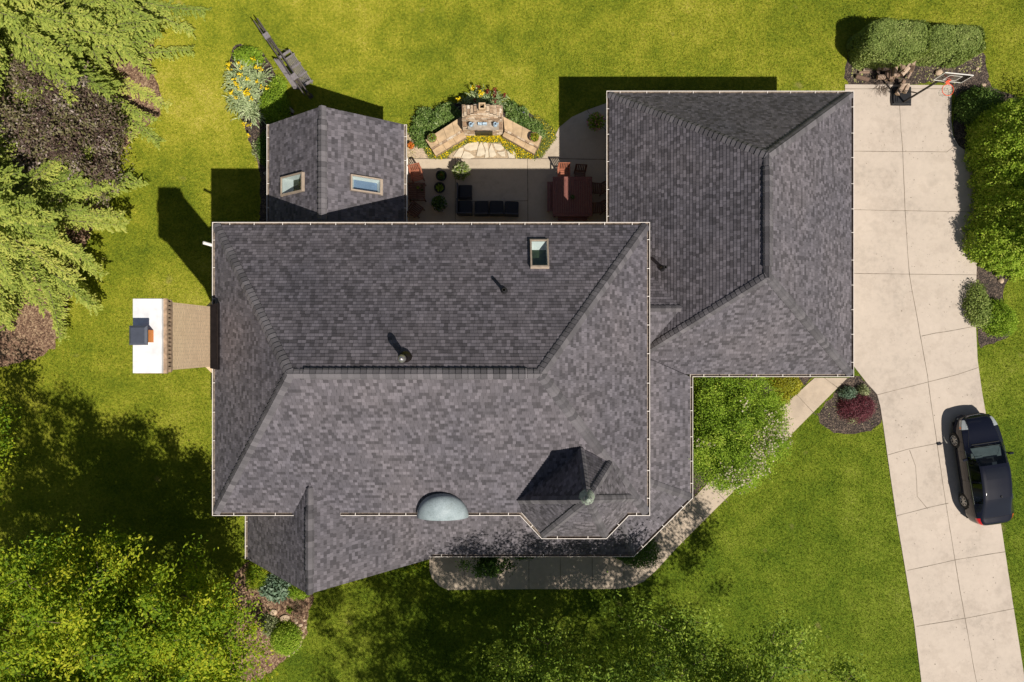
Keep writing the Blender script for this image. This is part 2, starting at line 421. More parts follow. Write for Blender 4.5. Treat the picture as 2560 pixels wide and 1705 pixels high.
# ------------------------------------------------------------------ ground
NOGRASS = []
g = MB(); S = 700
g.face([(-S, -S, 0), (S, -S, 0), (S, S, 0), (-S, S, 0)])
g.build('lawn', M['grass'], kind='structure')
def bed(name, pts, m, z=.004, n=4, amp=.03, seed=1, h=None, smooth=True):
    poly = [P2(*p) for p in pts]
    if smooth: poly = cat_closed(poly, n)
    if amp: poly = wobble(poly, amp, .16, seed)
    NOGRASS.append(poly)
    b = MB(); b.face([(x, y, z) for x, y in poly]); return b.build(name, m, kind='structure')
bed('mulch_bed', [(-300, -60), (-60, -100), (200, -80), (360, -20), (372, 40), (385, 100), (380, 180), (400, 225), (400, 285), (345, 330), (295, 400), (280, 470), (235, 560), (190, 700), (165, 780), (140, 860), (60, 905), (-80, 920), (-300, 900)], M['mulch_brown'], amp=.05, seed=2)
bed('mulch_bed', [(590, 112), (640, 122), (670, 150), (690, 190), (715, 235), (735, 285), (690, 320), (676, 420), (655, 440), (640, 395), (610, 320), (592, 260), (580, 200), (575, 150)], M['mulch'], seed=3)
bed('mulch_bed', [(2126, 120), (2180, 95), (2300, 90), (2420, 118), (2456, 130), (2470, 180), (2480, 215), (2560, 260), (2600, 400), (2600, 620), (2520, 700), (2508, 750), (2530, 830), (2470, 860), (2446, 850), (2440, 700), (2445, 500), (2430, 395), (2385, 350), (2376, 215), (2250, 214), (2122, 213)], M['mulch'], amp=.03, seed=4)
bed('mulch_bed', [(2125, 940), (2170, 955), (2195, 985), (2203, 1020), (2202, 1055), (2165, 1078), (2110, 1085), (2065, 1068), (2045, 1040), (2060, 1015)], M['mulch'], seed=5)
bed('mulch_bed', [(1728, 936), (1880, 936), (2032, 940), (1940, 1032), (1850, 1118), (1738, 1236), (1724, 1160)], M['mulch'], n=1, seed=6, z=.006)
bed('mulch_bed', [(1030, 330), (1050, 290), (1110, 262), (1150, 255), (1260, 255), (1330, 285), (1375, 320), (1385, 345), (1350, 400), (1200, 402), (1060, 402), (1035, 370)], M['mulch'], seed=7, z=.007)
bed('mulch_bed', [(640, 1400), (700, 1415), (780, 1480), (770, 1540), (765, 1580), (752, 1610), (720, 1640), (660, 1690), (600, 1705), (560, 1640), (560, 1500), (600, 1420)], M['mulch_brown'], seed=8)
bed('mulch_bed', [(1070, 1393), (1560, 1393), (1640, 1340), (1700, 1270), (1735, 1240), (1760, 1180), (1700, 1180), (1540, 1370), (1070, 1360)], M['mulch'], n=1, seed=9, z=.005)
bed('mulch_bed', [(655, 300), (672, 300), (672, 560), (650, 560), (650, 430)], M['mulch'], n=1, seed=10, z=.005)

def slab(name, pts, joints, m, z=.03, jw=.022, smooth=False):
    poly = [P2(*p) for p in pts]
    NOGRASS.append(poly)
    b = MB(); b.prism(poly, -.1, z)
    o = b.build(name, m, kind='structure')
    j = MB(); rj = random.Random(3)
    for line in joints:
        for a, c in zip(line[:-1], line[1:]):
            a, c = Vector(P2(*a)), Vector(P2(*c)); d = (c-a); n = max(1, int(d.length/.7)); t = Vector((-d.y, d.x)).normalized()
            q = [a+d*(i/n)+t*rj.gauss(0, .004) for i in range(n+1)]
            ws = [jw*.5*rj.uniform(.7, 1.25) for _ in q]
            for i in range(n):
                j.face([(*(q[i]-t*ws[i]), z+.004), (*(q[i+1]-t*ws[i+1]), z+.004), (*(q[i+1]+t*ws[i+1]), z+.004), (*(q[i]+t*ws[i]), z+.004)])
    if joints: j.build('joint', M['joint'], parent=o)
    return o
drive = [(2112, 211), (2378, 213), (2377, 300), (2382, 340), (2395, 364), (2418, 380), (2446, 383), (2445, 540), (2440, 690), (2438, 800), (2443, 900), (2455, 985), (2472, 1080), (2500, 1300), (2530, 1500), (2562, 1705), (2590, 1900), (2345, 1900),
         (2303, 1705), (2285, 1560), (2262, 1420), (2240, 1290), (2221, 1160), (2207, 1060), (2200, 1015), (2192, 985), (2165, 955), (2134, 915), (2130, 700), (2112, 700)]
slab('driveway', drive, [
    [(2246, 240), (2252, 330), (2256, 378), (2262, 530), (2272, 684), (2300, 840), (2318, 940), (2320, 960), (2352, 1180), (2375, 1330), (2398, 1470), (2440, 1705)],
    [(2130, 378), (2365, 380), (2390, 362)], [(2130, 524), (2443, 530)], [(2130, 683), (2440, 687)],
    [(2193, 986), (2290, 962), (2395, 935), (2446, 918)], [(2217, 1137), (2270, 1122), (2345, 1107)], [(2243, 1288), (2320, 1268), (2370, 1257)],
    [(2267, 1425), (2390, 1398), (2512, 1378)], [(2290, 1565), (2410, 1545), (2535, 1520)],
    [(2370, 225), (2370, 300), (2376, 338), (2390, 362)], [(2112, 222), (2370, 222)],
    [(2303, 840), (2340, 832), (2380, 826), (2438, 815)], [(2273, 1124), (2288, 1165), (2290, 1200), (2292, 1240), (2315, 1268)]], M['concrete'])
walk = [(2036, 944), (2118, 944), (1950, 1113), (1790, 1270), (1690, 1370), (1640, 1425), (1610, 1452), (1580, 1466), (1545, 1471), (1300, 1472), (1120, 1474), (1098, 1464), (1080, 1444), (1074, 1425), (1074, 1385), (1560, 1385), (1620, 1340), (1740, 1238), (1850, 1120), (1940, 1030)]
slab('path', walk, [
    [(2060, 944), (2095, 970)], [(1990, 985), (2038, 1036)], [(1912, 1060), (1960, 1103)], [(1845, 1130), (1880, 1180)], [(1770, 1208), (1818, 1255)], [(1718, 1258), (1766, 1304)], [(1660, 1310), (1712, 1358)], [(1605, 1375), (1650, 1418)],
    [(1243, 1392), (1243, 1472)], [(1322, 1392), (1322, 1472)], [(1401, 1392), (1401, 1472)], [(1480, 1392), (1480, 1470)], [(1559, 1392), (1560, 1469)], [(1162, 1392), (1162, 1473)]], M['concrete_path'])
patio = [(1008, 397), (1325, 397), (1350, 395), (1372, 365), (1390, 335), (1398, 318), (1430, 292), (1470, 274), (1515, 258), (1560, 250), (1560, 580), (1000, 580)]
slab('patio', patio, [[(1139, 397), (1138, 575)], [(1319, 397), (1320, 575)], [(1350, 396), (1560, 399)], [(1319, 502), (1139, 503)], [(1467, 275), (1480, 292), (1520, 330)], [(1010, 397), (1350, 397)]], M['patio'], jw=.03)

# leaf litter / pale flakes on the mulch of the drive beds
def scatter_chips(name, regs, m, n, s=.03, seed=0, label=None, cat=None):
    r = random.Random(seed); b = MB()
    for i in range(n):
        x0, y0, x1, y1 = r.choice(regs)
        p = W(r.uniform(x0, x1), r.uniform(y0, y1), .02); a = r.uniform(0, 6.28); l = s*r.uniform(.5, 1.6); wd = l*r.uniform(.4, .9)
        d = Vector((math.cos(a), math.sin(a), r.uniform(-.2, .3)))*l; t = Vector((-math.sin(a), math.cos(a), r.uniform(-.2, .3)))*wd
        b.face([p-d, p-t, p+d, p+t], rnd=r.random())
    return b.build(name, m, label=label, cat=cat, kind='stuff')
# ------------------------------------------------------------------ the house
house = thing('house', 'large brick house under dark grey shingle hip roofs with white gutters', 'house', (-2.8, -1, 0))
FID = [0]
def clip(poly, f):
    out = []
    for i in range(len(poly)):
        a, b = poly[i], poly[(i+1) % len(poly)]; fa, fb = f(a), f(b)
        if fa >= 0: out.append(a)
        if (fa >= 0) != (fb >= 0): out.append(a+(b-a)*(fa/(fa-fb)))
    return out
HOLES = []
def minus_holes(q, n):
    out = [q]
    for c, u, v, hu, hv, hn in HOLES:
        if abs(hn.dot(n)) < .999: continue
        nxt = []
        for poly in out:
            if abs((poly[0]-c).dot(n)) > .05: nxt.append(poly); continue
            rem = poly
            for f in (lambda p: (p-c).dot(u)-hu, lambda p: -(p-c).dot(u)-hu, lambda p: (p-c).dot(v)-hv, lambda p: -(p-c).dot(v)-hv):
                o_ = clip(rem, f)
                if len(o_) >= 3: nxt.append(o_)
                rem = clip(rem, lambda p: -f(p))
                if len(rem) < 3: break
        out = nxt
    return out
def in_hole(p, n, h):
    return any(hn.dot(n) > .999 and abs((p-c).dot(n)) < .05 and abs((p-c).dot(v)) < hv for c, u, v, hu, hv, hn in HOLES)
def ray_plane(px, py, p0, n):
    o = Vector((0, 0, CAM_H)); d = Vector(((px-1280)/FPX, (852-py)/FPX, -1)); t = (Vector(p0)-o).dot(n)/d.dot(n); return o+d*t
def roof_face(b, pts, e0, e1, rh=.125, th=.014):
    """one roof plane laid in overlapping shingle courses; e0->e1 is the eave direction"""
    pts = [Vector(p) for p in pts]; e0, e1 = Vector(e0), Vector(e1)
    n = Vector((0, 0, 0))
    for i in range(len(pts)):
        a, c = pts[i], pts[(i+1) % len(pts)]
        n += Vector(((a.y-c.y)*(a.z+c.z), (a.z-c.z)*(a.x+c.x), (a.x-c.x)*(a.y+c.y)))
    n.normalize()
    if n.z < 0: n = -n; pts = pts[::-1]
    u = (e1-e0).normalized(); u = (u-n*u.dot(n)).normalized(); v = n.cross(u)
    if v.z < 0: v = -v; u = -u
    FID[0] += 1; uo, vo = FID[0]*37.13, 0
    vs = [(p-e0).dot(v) for p in pts]; k0 = math.floor(min(vs)/rh-1e-4); k1 = math.ceil(max(vs)/rh+1e-4)
    for k in range(k0, k1):
        lo, hi = k*rh, (k+1)*rh
        q = clip(pts, lambda p: (p-e0).dot(v)-lo); 
        if len(q) < 3: continue
        q = clip(q, lambda p: hi-(p-e0).dot(v))
        if len(q) < 3: continue
        def lift(p): return p+n*(th*(1-((p-e0).dot(v)-lo)/rh))
        def UV(p, eps=0): return ((p-e0).dot(u)+uo, (FID[0]*71*rh)+min(max((p-e0).dot(v), lo+1e-3), hi-1e-3))
        for q_ in (minus_holes(q, n) if HOLES else [q]): b.face([lift(p) for p in q_], uv=[UV(p) for p in q_])
        low = [p for p in q if abs((p-e0).dot(v)-lo) < 1e-4]
        if len(low) >= 2:
            low.sort(key=lambda p: p.dot(u)); a, c = low[0], low[-1]
            if (c-a).length > 1e-3 and not in_hole((a+c)/2, n, (c-a).length/2):
                b.face([a, c, c+n*th, a+n*th], uv=[UV(a), UV(c), UV(c), UV(a)])
def plane_n(pts):
    a, b, c = [Vector(p) for p in pts[:3]]; n = (b-a).cross(c-a).normalized(); return n if n.z > 0 else -n
def ridge_cap(b, p0, p1, n1, n2, wd=.175, ex=.19, up=.046, seed=1, lift=0, th=.016):
    """overlapping bent cap shingles from the low end p0 to the high end p1"""
    r = random.Random(seed); p0, p1 = Vector(p0), Vector(p1); d = p1-p0; L = d.length; d.normalize()
    s1 = d.cross(n1); s1 = -s1 if s1.dot(n2) > 0 else s1
    s2 = d.cross(n2); s2 = -s2 if s2.dot(n1) > 0 else s2
    top = (n1+n2).normalized(); n = int(L/ex)
    def sec(p, h, w_):
        h += lift
        return [p+s1*w_+n1*h*.75, p+s1*w_*.5+n1*h+top*.004, p+s1*w_*.16+top*(h+.012), p+top*(h+.018), p+s2*w_*.16+top*(h+.012), p+s2*w_*.5+n2*h+top*.004, p+s2*w_+n2*h*.75]
    for i in range(n+1):
        a = p0+d*(i*ex); c = p0+d*min(L, (i+1.25)*ex)
        if (c-a).length < .04: continue
        w1 = wd*r.uniform(.97, 1.03); rn = r.random()
        A, C = sec(a, up*1.25, w1), sec(c, up*.45, w1*.98); Bt = sec(a, up*.35, w1)
        vs = A+C+Bt
        b.add(vs, [(j, j+1, j+8, j+7) for j in range(6)]+[(14+j, 15+j, j+1, j) for j in range(6)]+[(14, 0, 7), (6, 20, 13)], rnd=rn)
def ridge_vent(b, p0, p1, n1, n2, wd=.15, h=.07):
    p0, p1 = Vector(p0), Vector(p1); d = (p1-p0).normalized()
    s1 = d.cross(n1); s1 = -s1 if s1.dot(n2) > 0 else s1
    s2 = d.cross(n2); s2 = -s2 if s2.dot(n1) > 0 else s2
    t = (n1+n2).normalized()
    for s, n in ((s1, n1), (s2, n2)):
        A = [p+s*wd+n*.005 for p in (p0, p1)]; B = [p+s*wd+n*h for p in (p0, p1)]; C = [p+t*h for p in (p0, p1)]
        b.face([A[0], A[1], B[1], B[0]]); b.face([B[0], B[1], C[1], C[0]])
        b.face([A[0], B[0], C[0], p0]); b.face([A[1], B[1], C[1], p1])
def gutter(path, z, parent, closed=False, wd=.115, dp=.10, hang=.92, off=0, seed=1):
    """open channel on the left-hand (outer) side of the path; path runs clockwise seen from above"""
    pts = [Vector(p) for p in path]; n = len(pts); nrm = []
    for i in range(n if closed else n-1):
        d = (pts[(i+1) % n]-pts[i]).normalized(); nrm.append(Vector((-d.y, d.x)))
    def outp(i, w_):
        if closed: a, c = nrm[i-1], nrm[i]
        else: a, c = nrm[max(0, i-1)], nrm[min(len(nrm)-1, i)]
        t = (a+c); t = t/t.dot(c) if t.length > 1e-6 else c
        return pts[i]+t*w_
    prof = [(.0, 0), (.0, -dp), (wd*.72, -dp), (wd, -dp*.4), (wd, .0), (wd-.016, .0), (wd-.016, -dp*.35), (wd*.66, -dp*.86), (.012, -dp*.86), (.012, 0)]
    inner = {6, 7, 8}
    b = MB(); m = len(prof)
    rings = [[(*outp(i, o+off), z+h) for o, h in prof] for i in range(n)]
    for i in range(n if closed else n-1):
        A, B = rings[i], rings[(i+1) % n]
        for j in range(m):
            k = (j+1) % m
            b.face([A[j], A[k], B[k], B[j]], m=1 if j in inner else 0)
    if not closed:
        for Rg in (rings[0], rings[-1]): b.face([Rg[j] for j in (0, 1, 2, 3, 4)])
    r = random.Random(seed)
    for i in range(n if closed else n-1):
        a, c = pts[i]+nrm[i]*off, pts[(i+1) % n]+nrm[i]*off; L = (c-a).length; d = (c-a)/L; k = max(1, int(L/hang)); 
        for j in range(k):
            q = a+d*(L*(j+.5)/k+r.uniform(-.06, .06)); 
            b.box(None, (.018, wd-.022, .010), M=Matrix.Translation((q.x+nrm[i].x*wd/2, q.y+nrm[i].y*wd/2, z-.002)) @ Matrix.Rotation(math.atan2(d.y, d.x), 4, 'Z'))
    return b.build('gutter', [M['gutter'], M['gutter_in']], parent=parent)
ZE, ZB = 6.55, 3.65
G = .115
SKY = []
def plan_skylight(p0, n, pa, pb, t=.055):
    """frame corners read off the photograph, projected on the roof plane"""
    u = Vector((0, 0, 1)).cross(n).normalized(); v = n.cross(u).normalized()
    if v.z < 0: v = -v
    a, c = ray_plane(*pa, p0, n), ray_plane(*pb, p0, n); ctr = (a+c)/2; d = c-a
    wu, wv = abs(d.dot(u))-2*t, abs(d.dot(v))-2*t
    HOLES.append((ctr, u, v, wu/2+.01, wv/2+.01, n)); SKY.append((ctr, u, v, n, wu, wv))
# ---- main roof
mx0, mx1, my0, my1 = -10.52+G, 4.84-G, -6.13+G, 4.17-G
zr = 9.98; rl, rr_, ry = -6.70, .86, -.985
A_, B_, C_, D_ = (mx0, my0, ZE), (mx1, my0, ZE), (mx1, my1, ZE), (mx0, my1, ZE)
RL, RR = (rl, ry, zr), (rr_, ry, zr)
plan_skylight(C_, plane_n([C_, D_, RL]), (1325, 604), (1373, 672))
b = MB()
roof_face(b, [A_, B_, RR, RL], A_, B_); roof_face(b, [C_, D_, RL, RR], C_, D_)
roof_face(b, [D_, A_, RL], D_, A_); roof_face(b, [B_, C_, RR], B_, C_)
main_roof = b.build('roof', M['shingle'], parent=house)
nS, nN, nW, nE = plane_n([A_, B_, RR]), plane_n([C_, D_, RL]), plane_n([D_, A_, RL]), plane_n([B_, C_, RR])
b = MB()
ridge_cap(b, A_, RL, nW, nS, seed=1); ridge_cap(b, D_, RL, nW, nN, seed=2)
ridge_cap(b, B_, RR, nE, nS, seed=3); ridge_cap(b, C_, RR, nE, nN, seed=4)
ridge_cap(b, (rl-.05, ry, zr), (rr_+.05, ry, zr), nS, nN, seed=5, lift=.0, wd=.15)
ridge_cap(b, (rl+.45, ry, zr), (rr_-.4, ry, zr), nS, nN, seed=6, lift=.042, wd=.165)
b.build('ridge_cap', M['cap'], parent=main_roof)
b = MB(); ridge_vent(b, (rl+.45, ry, zr), (rr_-.4, ry, zr), nS, nN, .180, .034); b.build('ridge_vent', M['blackmetal'], parent=main_roof)
# ---- garage roof
gx0, gx1, gy0, gy1 = 3.72+G, 13.45-G, -1.41+G, 9.84-G
gz = 7.6; grx, gn, gs = 8.60, 6.26, 2.17
a1, b1, c1, d1 = (gx0, gy0, ZB), (gx1, gy0, ZB), (gx1, gy1, ZB), (gx0, gy1, ZB)
GN, GS = (grx, gn, gz), (grx, gs, gz)
b = MB()
roof_face(b, [a1, b1, GS], a1, b1); roof_face(b, [c1, d1, GN], c1, d1)
roof_face(b, [b1, c1, GN, GS], b1, c1); roof_face(b, [d1, a1, GS, GN], d1, a1)
# small cross gable between garage and house
pw = (6.16, 1.19, 5.63)
roof_face(b, [pw, (4.2, 1.19, 5.63), (4.2, 3.85, 3.98)], (4.2, 3.85, 3.98), (5.2, 3.85, 3.98))
roof_face(b, [pw, (4.2, 1.19, 5.63), (4.2, -1.47, 3.98)], (4.2, -1.47, 3.98), (5.2, -1.47, 3.98))
garage_roof = b.build('roof', M['shingle'], parent=house)
mS, mN, mE, mW = plane_n([a1, b1, GS]), plane_n([c1, d1, GN]), plane_n([b1, c1, GN]), plane_n([d1, a1, GS])
b = MB()
ridge_cap(b, a1, GS, mW, mS, seed=11, wd=.17); ridge_cap(b, b1, GS, mE, mS, seed=12, wd=.17); ridge_cap(b, c1, GN, mE, mN, seed=13, wd=.17); ridge_cap(b, d1, GN, mW, mN, seed=14, wd=.17)
ridge_cap(b, (grx, gs-.05, gz), (grx, gn+.05, gz), mE, mW, seed=15, wd=.15)
ridge_cap(b, (grx, gs+.35, gz), (grx, gn-.4, gz), mE, mW, seed=16, lift=.042, wd=.165)
b.build('ridge_cap', M['cap'], parent=garage_roof); b = MB()
cN, cS = plane_n([pw, (4.2, 1.19, 5.63), (4.2, 3.85, 3.98)]), plane_n([pw, (4.2, 1.19, 5.63), (4.2, -1.47, 3.98)])
ridge_cap(b, (6.16, 1.19, 5.63), (4.3, 1.19, 5.63), cN, cS, seed=17, wd=.13)
b.build('ridge_cap', M['cap'], parent=garage_roof)
b = MB(); ridge_vent(b, (grx, gs+.35, gz), (grx, gn-.4, gz), mE, mW, .180, .034); b.build('ridge_vent', M['blackmetal'], parent=garage_roof)
# ---- sunroom gable
sx0, sx1, sy1 = -9.65+G, -4.14-G, 8.52; srx, sz = -6.90, 5.72
b = MB(); e = 3.6
plan_skylight((sx0, e, ZB), plane_n([(sx0, e, ZB), (sx0, sy1, ZB), (srx, sy1, sz)]), (708, 444), (762, 478))
plan_skylight((sx1, e, ZB), plane_n([(sx1, e, ZB), (sx1, sy1, ZB), (srx, sy1, sz)]), (874, 436), (950, 487))
roof_face(b, [(sx0, e, ZB), (sx0, sy1, ZB), (srx, sy1, sz), (srx, e, sz)], (sx0, e, ZB), (sx0, sy1, ZB))
roof_face(b, [(sx1, e, ZB), (sx1, sy1, ZB), (srx, sy1, sz), (srx, e, sz)], (sx1, e, ZB), (sx1, sy1, ZB))
sun_roof = b.build('roof', M['shingle'], parent=house)
qW, qE = plane_n([(sx0, e, ZB), (sx0, sy1, ZB), (srx, sy1, sz)]), plane_n([(sx1, e, ZB), (sx1, sy1, ZB), (srx, sy1, sz)])
b = MB(); ridge_cap(b, (srx, sy1+.02, sz), (srx, 3.6, sz), qW, qE, seed=21, wd=.15)
ridge_cap(b, (srx, sy1-.5, sz), (srx, 3.6, sz), qW, qE, seed=22, lift=.042, wd=.17); b.build('ridge_cap', M['cap'], parent=sun_roof)
b = MB(); ridge_vent(b, (srx, sy1-.5, sz), (srx, 3.6, sz), qW, qE, .180, .034); b.build('ridge_vent', M['blackmetal'], parent=sun_roof)
# ---- front gable (lower left)
fx0, fx1, fy0, frx, fz = -10.5+G, -3.27, -8.58, -6.89, 7.35
b = MB()
fW = [(fx0, fy0, ZB), (fx0, -5.6, ZB), (-7.6, -5.6, ZB+(fx0*-1-7.6)*(fz-ZB)/(frx-fx0)), (frx, -4.8, fz), (frx, fy0, fz)]
roof_face(b, fW, (fx0, fy0, ZB), (fx0, -5.6, ZB))
sl_ = (fz-ZB)/(fx1-frx)
fE = [(frx, fy0, fz), (frx, -4.8, fz), (-6.18, -5.6, fz-(frx*-1-6.18)*sl_), (-4.39, -5.6, ZB+(4.39-3.27)*sl_), (fx1+.10, -8.42, ZB-.10*sl_), (fx1+.04, fy0, ZB-.04*sl_)]
roof_face(b, fE, (fx1, fy0, ZB), (fx1, -5.6, ZB))
front_roof = b.build('roof', M['shingle'], parent=house)
hW, hE = plane_n([fW[0], fW[1], fW[4]]), plane_n([fE[0], fE[1], fE[4]])
b = MB(); ridge_cap(b, (frx, fy0-.02, fz), (frx, -4.95, fz), hW, hE, seed=31, wd=.15)
ridge_cap(b, (frx, fy0+.65, fz), (frx, -5.75, fz), hW, hE, seed=32, lift=.042, wd=.165); b.build('ridge_cap', M['cap'], parent=front_roof)
b = MB(); ridge_vent(b, (frx, fy0+.65, fz), (frx, -5.75, fz), hW, hE, .180, .034); b.build('ridge_vent', M['silver'], parent=front_roof)
# rake boards
for x, zz in ((fx0, ZB), (fx1, ZB)): b = MB(); b.bar((frx, fy0+.03, fz-.18), (x, fy0+.03, zz-.18), .04, .18); b.build('rake_board', M['soffit'], parent=house)
for x in (sx0, sx1): b = MB(); b.bar((srx, sy1-.03, sz-.18), (x, sy1-.03, ZB-.18), .04, .18); b.build('rake_board', M['soffit'], parent=house)
# ---- porch roof wrapping round the south-east corner
pp = .45
P0, P1, Pq, P3 = Vector((fx1, -8.5+G)), Vector((4.8-.05, -8.49+G)), Vector((7.12-G, -6.18+.05)), Vector((7.12-G, -1.41))
def up(p, v, d): q = p+Vector(v)*d; return (q.x, q.y, ZB+pp*d)
d_ = 2.75
b = MB()
roof_face(b, [(P0.x-.06, P0.y, ZB), (*P1, ZB), up(P1, (-.414, 1), d_), up(Vector((P0.x-.10, P0.y)), (-.435, 1), d_)], (*P0, ZB), (*P1, ZB))
roof_face(b, [(*P1, ZB), (*Pq, ZB), up(Pq, (-1, .414), d_), up(P1, (-.414, 1), d_)], (*P1, ZB), (*Pq, ZB))
roof_face(b, [(*Pq, ZB), (*P3, ZB), up(P3, (-1, .413), d_), up(Pq, (-1, .414), d_)], (*Pq, ZB), (*P3, ZB))
porch_roof = b.build('roof', M['shingle'], parent=house)
nPS = Vector((0, -pp, 1)).normalized(); nPD = Vector((pp*.707, -pp*.707, 1)).normalized(); nPE = Vector((pp, 0, 1)).normalized()
b = MB(); ridge_cap(b, (*P1, ZB), up(P1, (-.414, 1), d_), nPS, nPD, seed=41, wd=.15); b.build('ridge_cap', M['cap'], parent=porch_roof); b = MB(); ridge_cap(b, (*Pq, ZB), up(Pq, (-1, .414), d_), nPD, nPE, seed=42, wd=.15)
b.build('ridge_cap', M['cap'], parent=porch_roof)
# ---- turret
AP = Vector((2.26, -4.72, 10.2)); zt_ = ZE+.02
TWp, TN, TNE, TEp = Vector((.22, -5.5, 6.93)), Vector((2.24, -3.50, 8.36)), Vector((3.25, -4.04, 7.98)), Vector((4.17, -5.42, 6.98))
TW0, TSW, TSE, TE0 = Vector((.36, -6.02, zt_)), Vector((1.09, -6.83, zt_)), Vector((3.27, -6.83, zt_)), Vector((4.02, -6.06, zt_))
down = Vector((0, 0, .25))
b = MB()
tris = [((TSW, TSE), [AP, TSW, TSE]), ((TW0, TSW), [AP, TW0, TSW]), ((TW0, TSW), [AP, TWp, TW0]), ((TSE, TE0), [AP, TSE, TE0]), ((TSE, TE0), [AP, TE0, TEp])]
for (e0, e1), pts in tris: roof_face(b, pts, e0, e1)
# back facets run a little into the main roof
def ext(p, k=1.12): return AP+(p-AP)*k
for a, c in ((TWp, TN), (TN, TNE), (TNE, TEp)): roof_face(b, [AP, ext(a), ext(c)], ext(a), ext(c))
turret = b.build('turret_roof', M['shingle'], parent=house)
def nf(a, c): return plane_n([AP, a, c])
fac = [nf(TW0, TSW), nf(TSW, TSE), nf(TSE, TE0), nf(TNE, TEp), nf(TN, TNE), nf(TWp, TN)]
b = MB()
for p, i, j, s in ((TSW, 0, 1, 51), (TSE, 1, 2, 52), (TEp, 2, 3, 53), (TNE, 3, 4, 54), (TN, 4, 5, 55), (TWp, 5, 0, 56)):
    ridge_cap(b, p, AP, fac[i], fac[j], seed=s, wd=.13, ex=.17)
b.build('ridge_cap', M['cap'], parent=turret)
b = MB()
b.lathe((AP.x, AP.y, AP.z), [(.245, -.33), (.20, -.20), (.12, -.05), (.07, .03), (.05, .08), (.001, .10)], 14)
b.build('finial', M['verdigris'], parent=turret, smooth=True)
b = MB(); b.prism([(.65, -5.4), (1.28, -6.5), (3.1, -6.5), (3.8, -5.7), (3.8, -5.4)], 4.0, ZE-.16, uvside=True); b.build('wall', M['brick'], parent=house)
# ---- gutters (paths run so that the outer side is on the left)
gm = dict(parent=house)
zg = ZE-.005
gutter([(-7.66, my0), (mx0, my0), (mx0, my1), (mx1, my1), (mx1, my0), (4.05, my0), (3.27, -6.83), (1.09, -6.83), (.33, my0), (-1.58, my0)], zg, house, seed=1)
gutter([(-3.20, my0), (-6.02, my0)], zg, house, seed=2)
zg = ZB-.005
gutter([(gx0, 3.3), (gx0, gy1), (gx1, gy1), (gx1, gy0), (7.12-G, gy0), (Pq.x, Pq.y), (P1.x, P1.y), (P0.x+.0, P0.y)], zg, house, seed=3)
gutter([(sx0, 3.9), (sx0, sy1)], zg, house, seed=4); gutter([(sx1, sy1), (sx1, 3.9)], zg, house, seed=5)
gutter([(fx0, fy0), (fx0, -5.7)], zg, house, seed=6)
# ---- soffits and walls
def slabp(poly, z0, z1, name, m): b = MB(); b.prism(poly, z0, z1); return b.build(name, m, parent=house)
i_ = .01
slabp([(mx0+i_, my0+i_), (mx1-i_, my0+i_), (mx1-i_, my1-i_), (mx0+i_, my1-i_)], ZE-.18, ZE-.012, 'soffit', M['soffit'])
slabp([(gx0+i_, gy0+i_), (gx1-i_, gy0+i_), (gx1-i_, gy1-i_), (gx0+i_, gy1-i_)], ZB-.18, ZB-.012, 'soffit', M['soffit'])
slabp([(sx0+i_, 4.1), (sx1-i_, 4.1), (sx1-i_, sy1-.03), (sx0+i_, sy1-.03)], ZB-.18, ZB-.012, 'soffit', M['soffit'])
slabp([(fx0+i_, fy0+.03), (fx1-i_, fy0+.03), (fx1-i_, -6.1), (fx0+i_, -6.1)], ZB-.18, ZB-.012, 'soffit', M['soffit'])
slabp([(P0.x+.01, P0.y+.01), (P1.x, P1.y+.01), (Pq.x-.01, Pq.y), (P3.x-.01, P3.y), (4.4, -1.41), (4.4, -5.7), (P0.x+.01, -5.7)], ZB-.18, ZB-.014, 'soffit', M['soffit'])
b = MB()
b.prism([(-10.1, -5.7), (4.4, -5.7), (4.4, 3.75), (-10.1, 3.75)], -.1, ZE-.18, uvside=True)
b.prism([(4.41, -1.0), (12.95, -1.0), (12.95, 9.4), (4.2, 9.4), (4.2, 3.76), (4.41, 3.76)], -.1, ZB-.18, uvside=True)
b.prism([(-9.2, 3.76), (-4.6, 3.76), (-4.6, 8.15), (-9.2, 8.15)], -.1, ZB-.18, uvside=True)
b.prism([(-10.0, -8.2), (-3.7, -8.2), (-3.7, -5.71), (-10.0, -5.71)], -.1, ZB-.18, uvside=True)
b.build('wall', M['brick'], parent=house)
# gable end infill
b = MB()
b.add([(fx0+.3, -8.2, ZB-.19), (fx1-.3, -8.2, ZB-.19), (frx, -8.2, fz-.25)], [(0, 1, 2)]); b.build('gable_wall', M['siding'], parent=house); b = MB(); b.add([(sx0+.3, 8.15, ZB-.19), (sx1-.3, 8.15, ZB-.19), (srx, 8.15, sz-.25)], [(0, 1, 2)])
b.build('gable_wall', M['siding'], parent=house)
# porch posts, windows and doors under the eaves (seen only from the side)
for x, y in ((-2.9, -8.0), (-.5, -8.0), (2.0, -8.0), (4.5, -7.9), (6.6, -5.9), (6.6, -3.6)): b = MB(); b.box((x, y, 1.75), (.16, .16, 3.46)); b.build('porch_post', M['white'], parent=house)
def window(x, y, z, wd, ht, ax):
    f = MB(); p = MB(); t = .06
    def bx(mb, du, dz, w_, h_, dep, off):
        if ax in 'ns': mb.box((x+du, y+off*(1 if ax == 'n' else -1), z+dz), (w_, dep, h_))
        else: mb.box((x+off*(1 if ax == 'e' else -1), y+du, z+dz), (dep, w_, h_))
    for s in (-1, 1): bx(f, s*(wd/2+t/2), 0, t, ht+2*t, .08, .04); bx(f, 0, s*(ht/2+t/2), wd, t, .08, .04)
    bx(f, 0, 0, wd, .04, .05, .03); bx(p, 0, 0, wd, ht, .02, .012)
    o = f.build('window', M['white'], parent=house); p.build('pane', M['darkpane'], parent=o)
M['darkpane'] = simple('window_pane', (.03, .04, .05), .05)
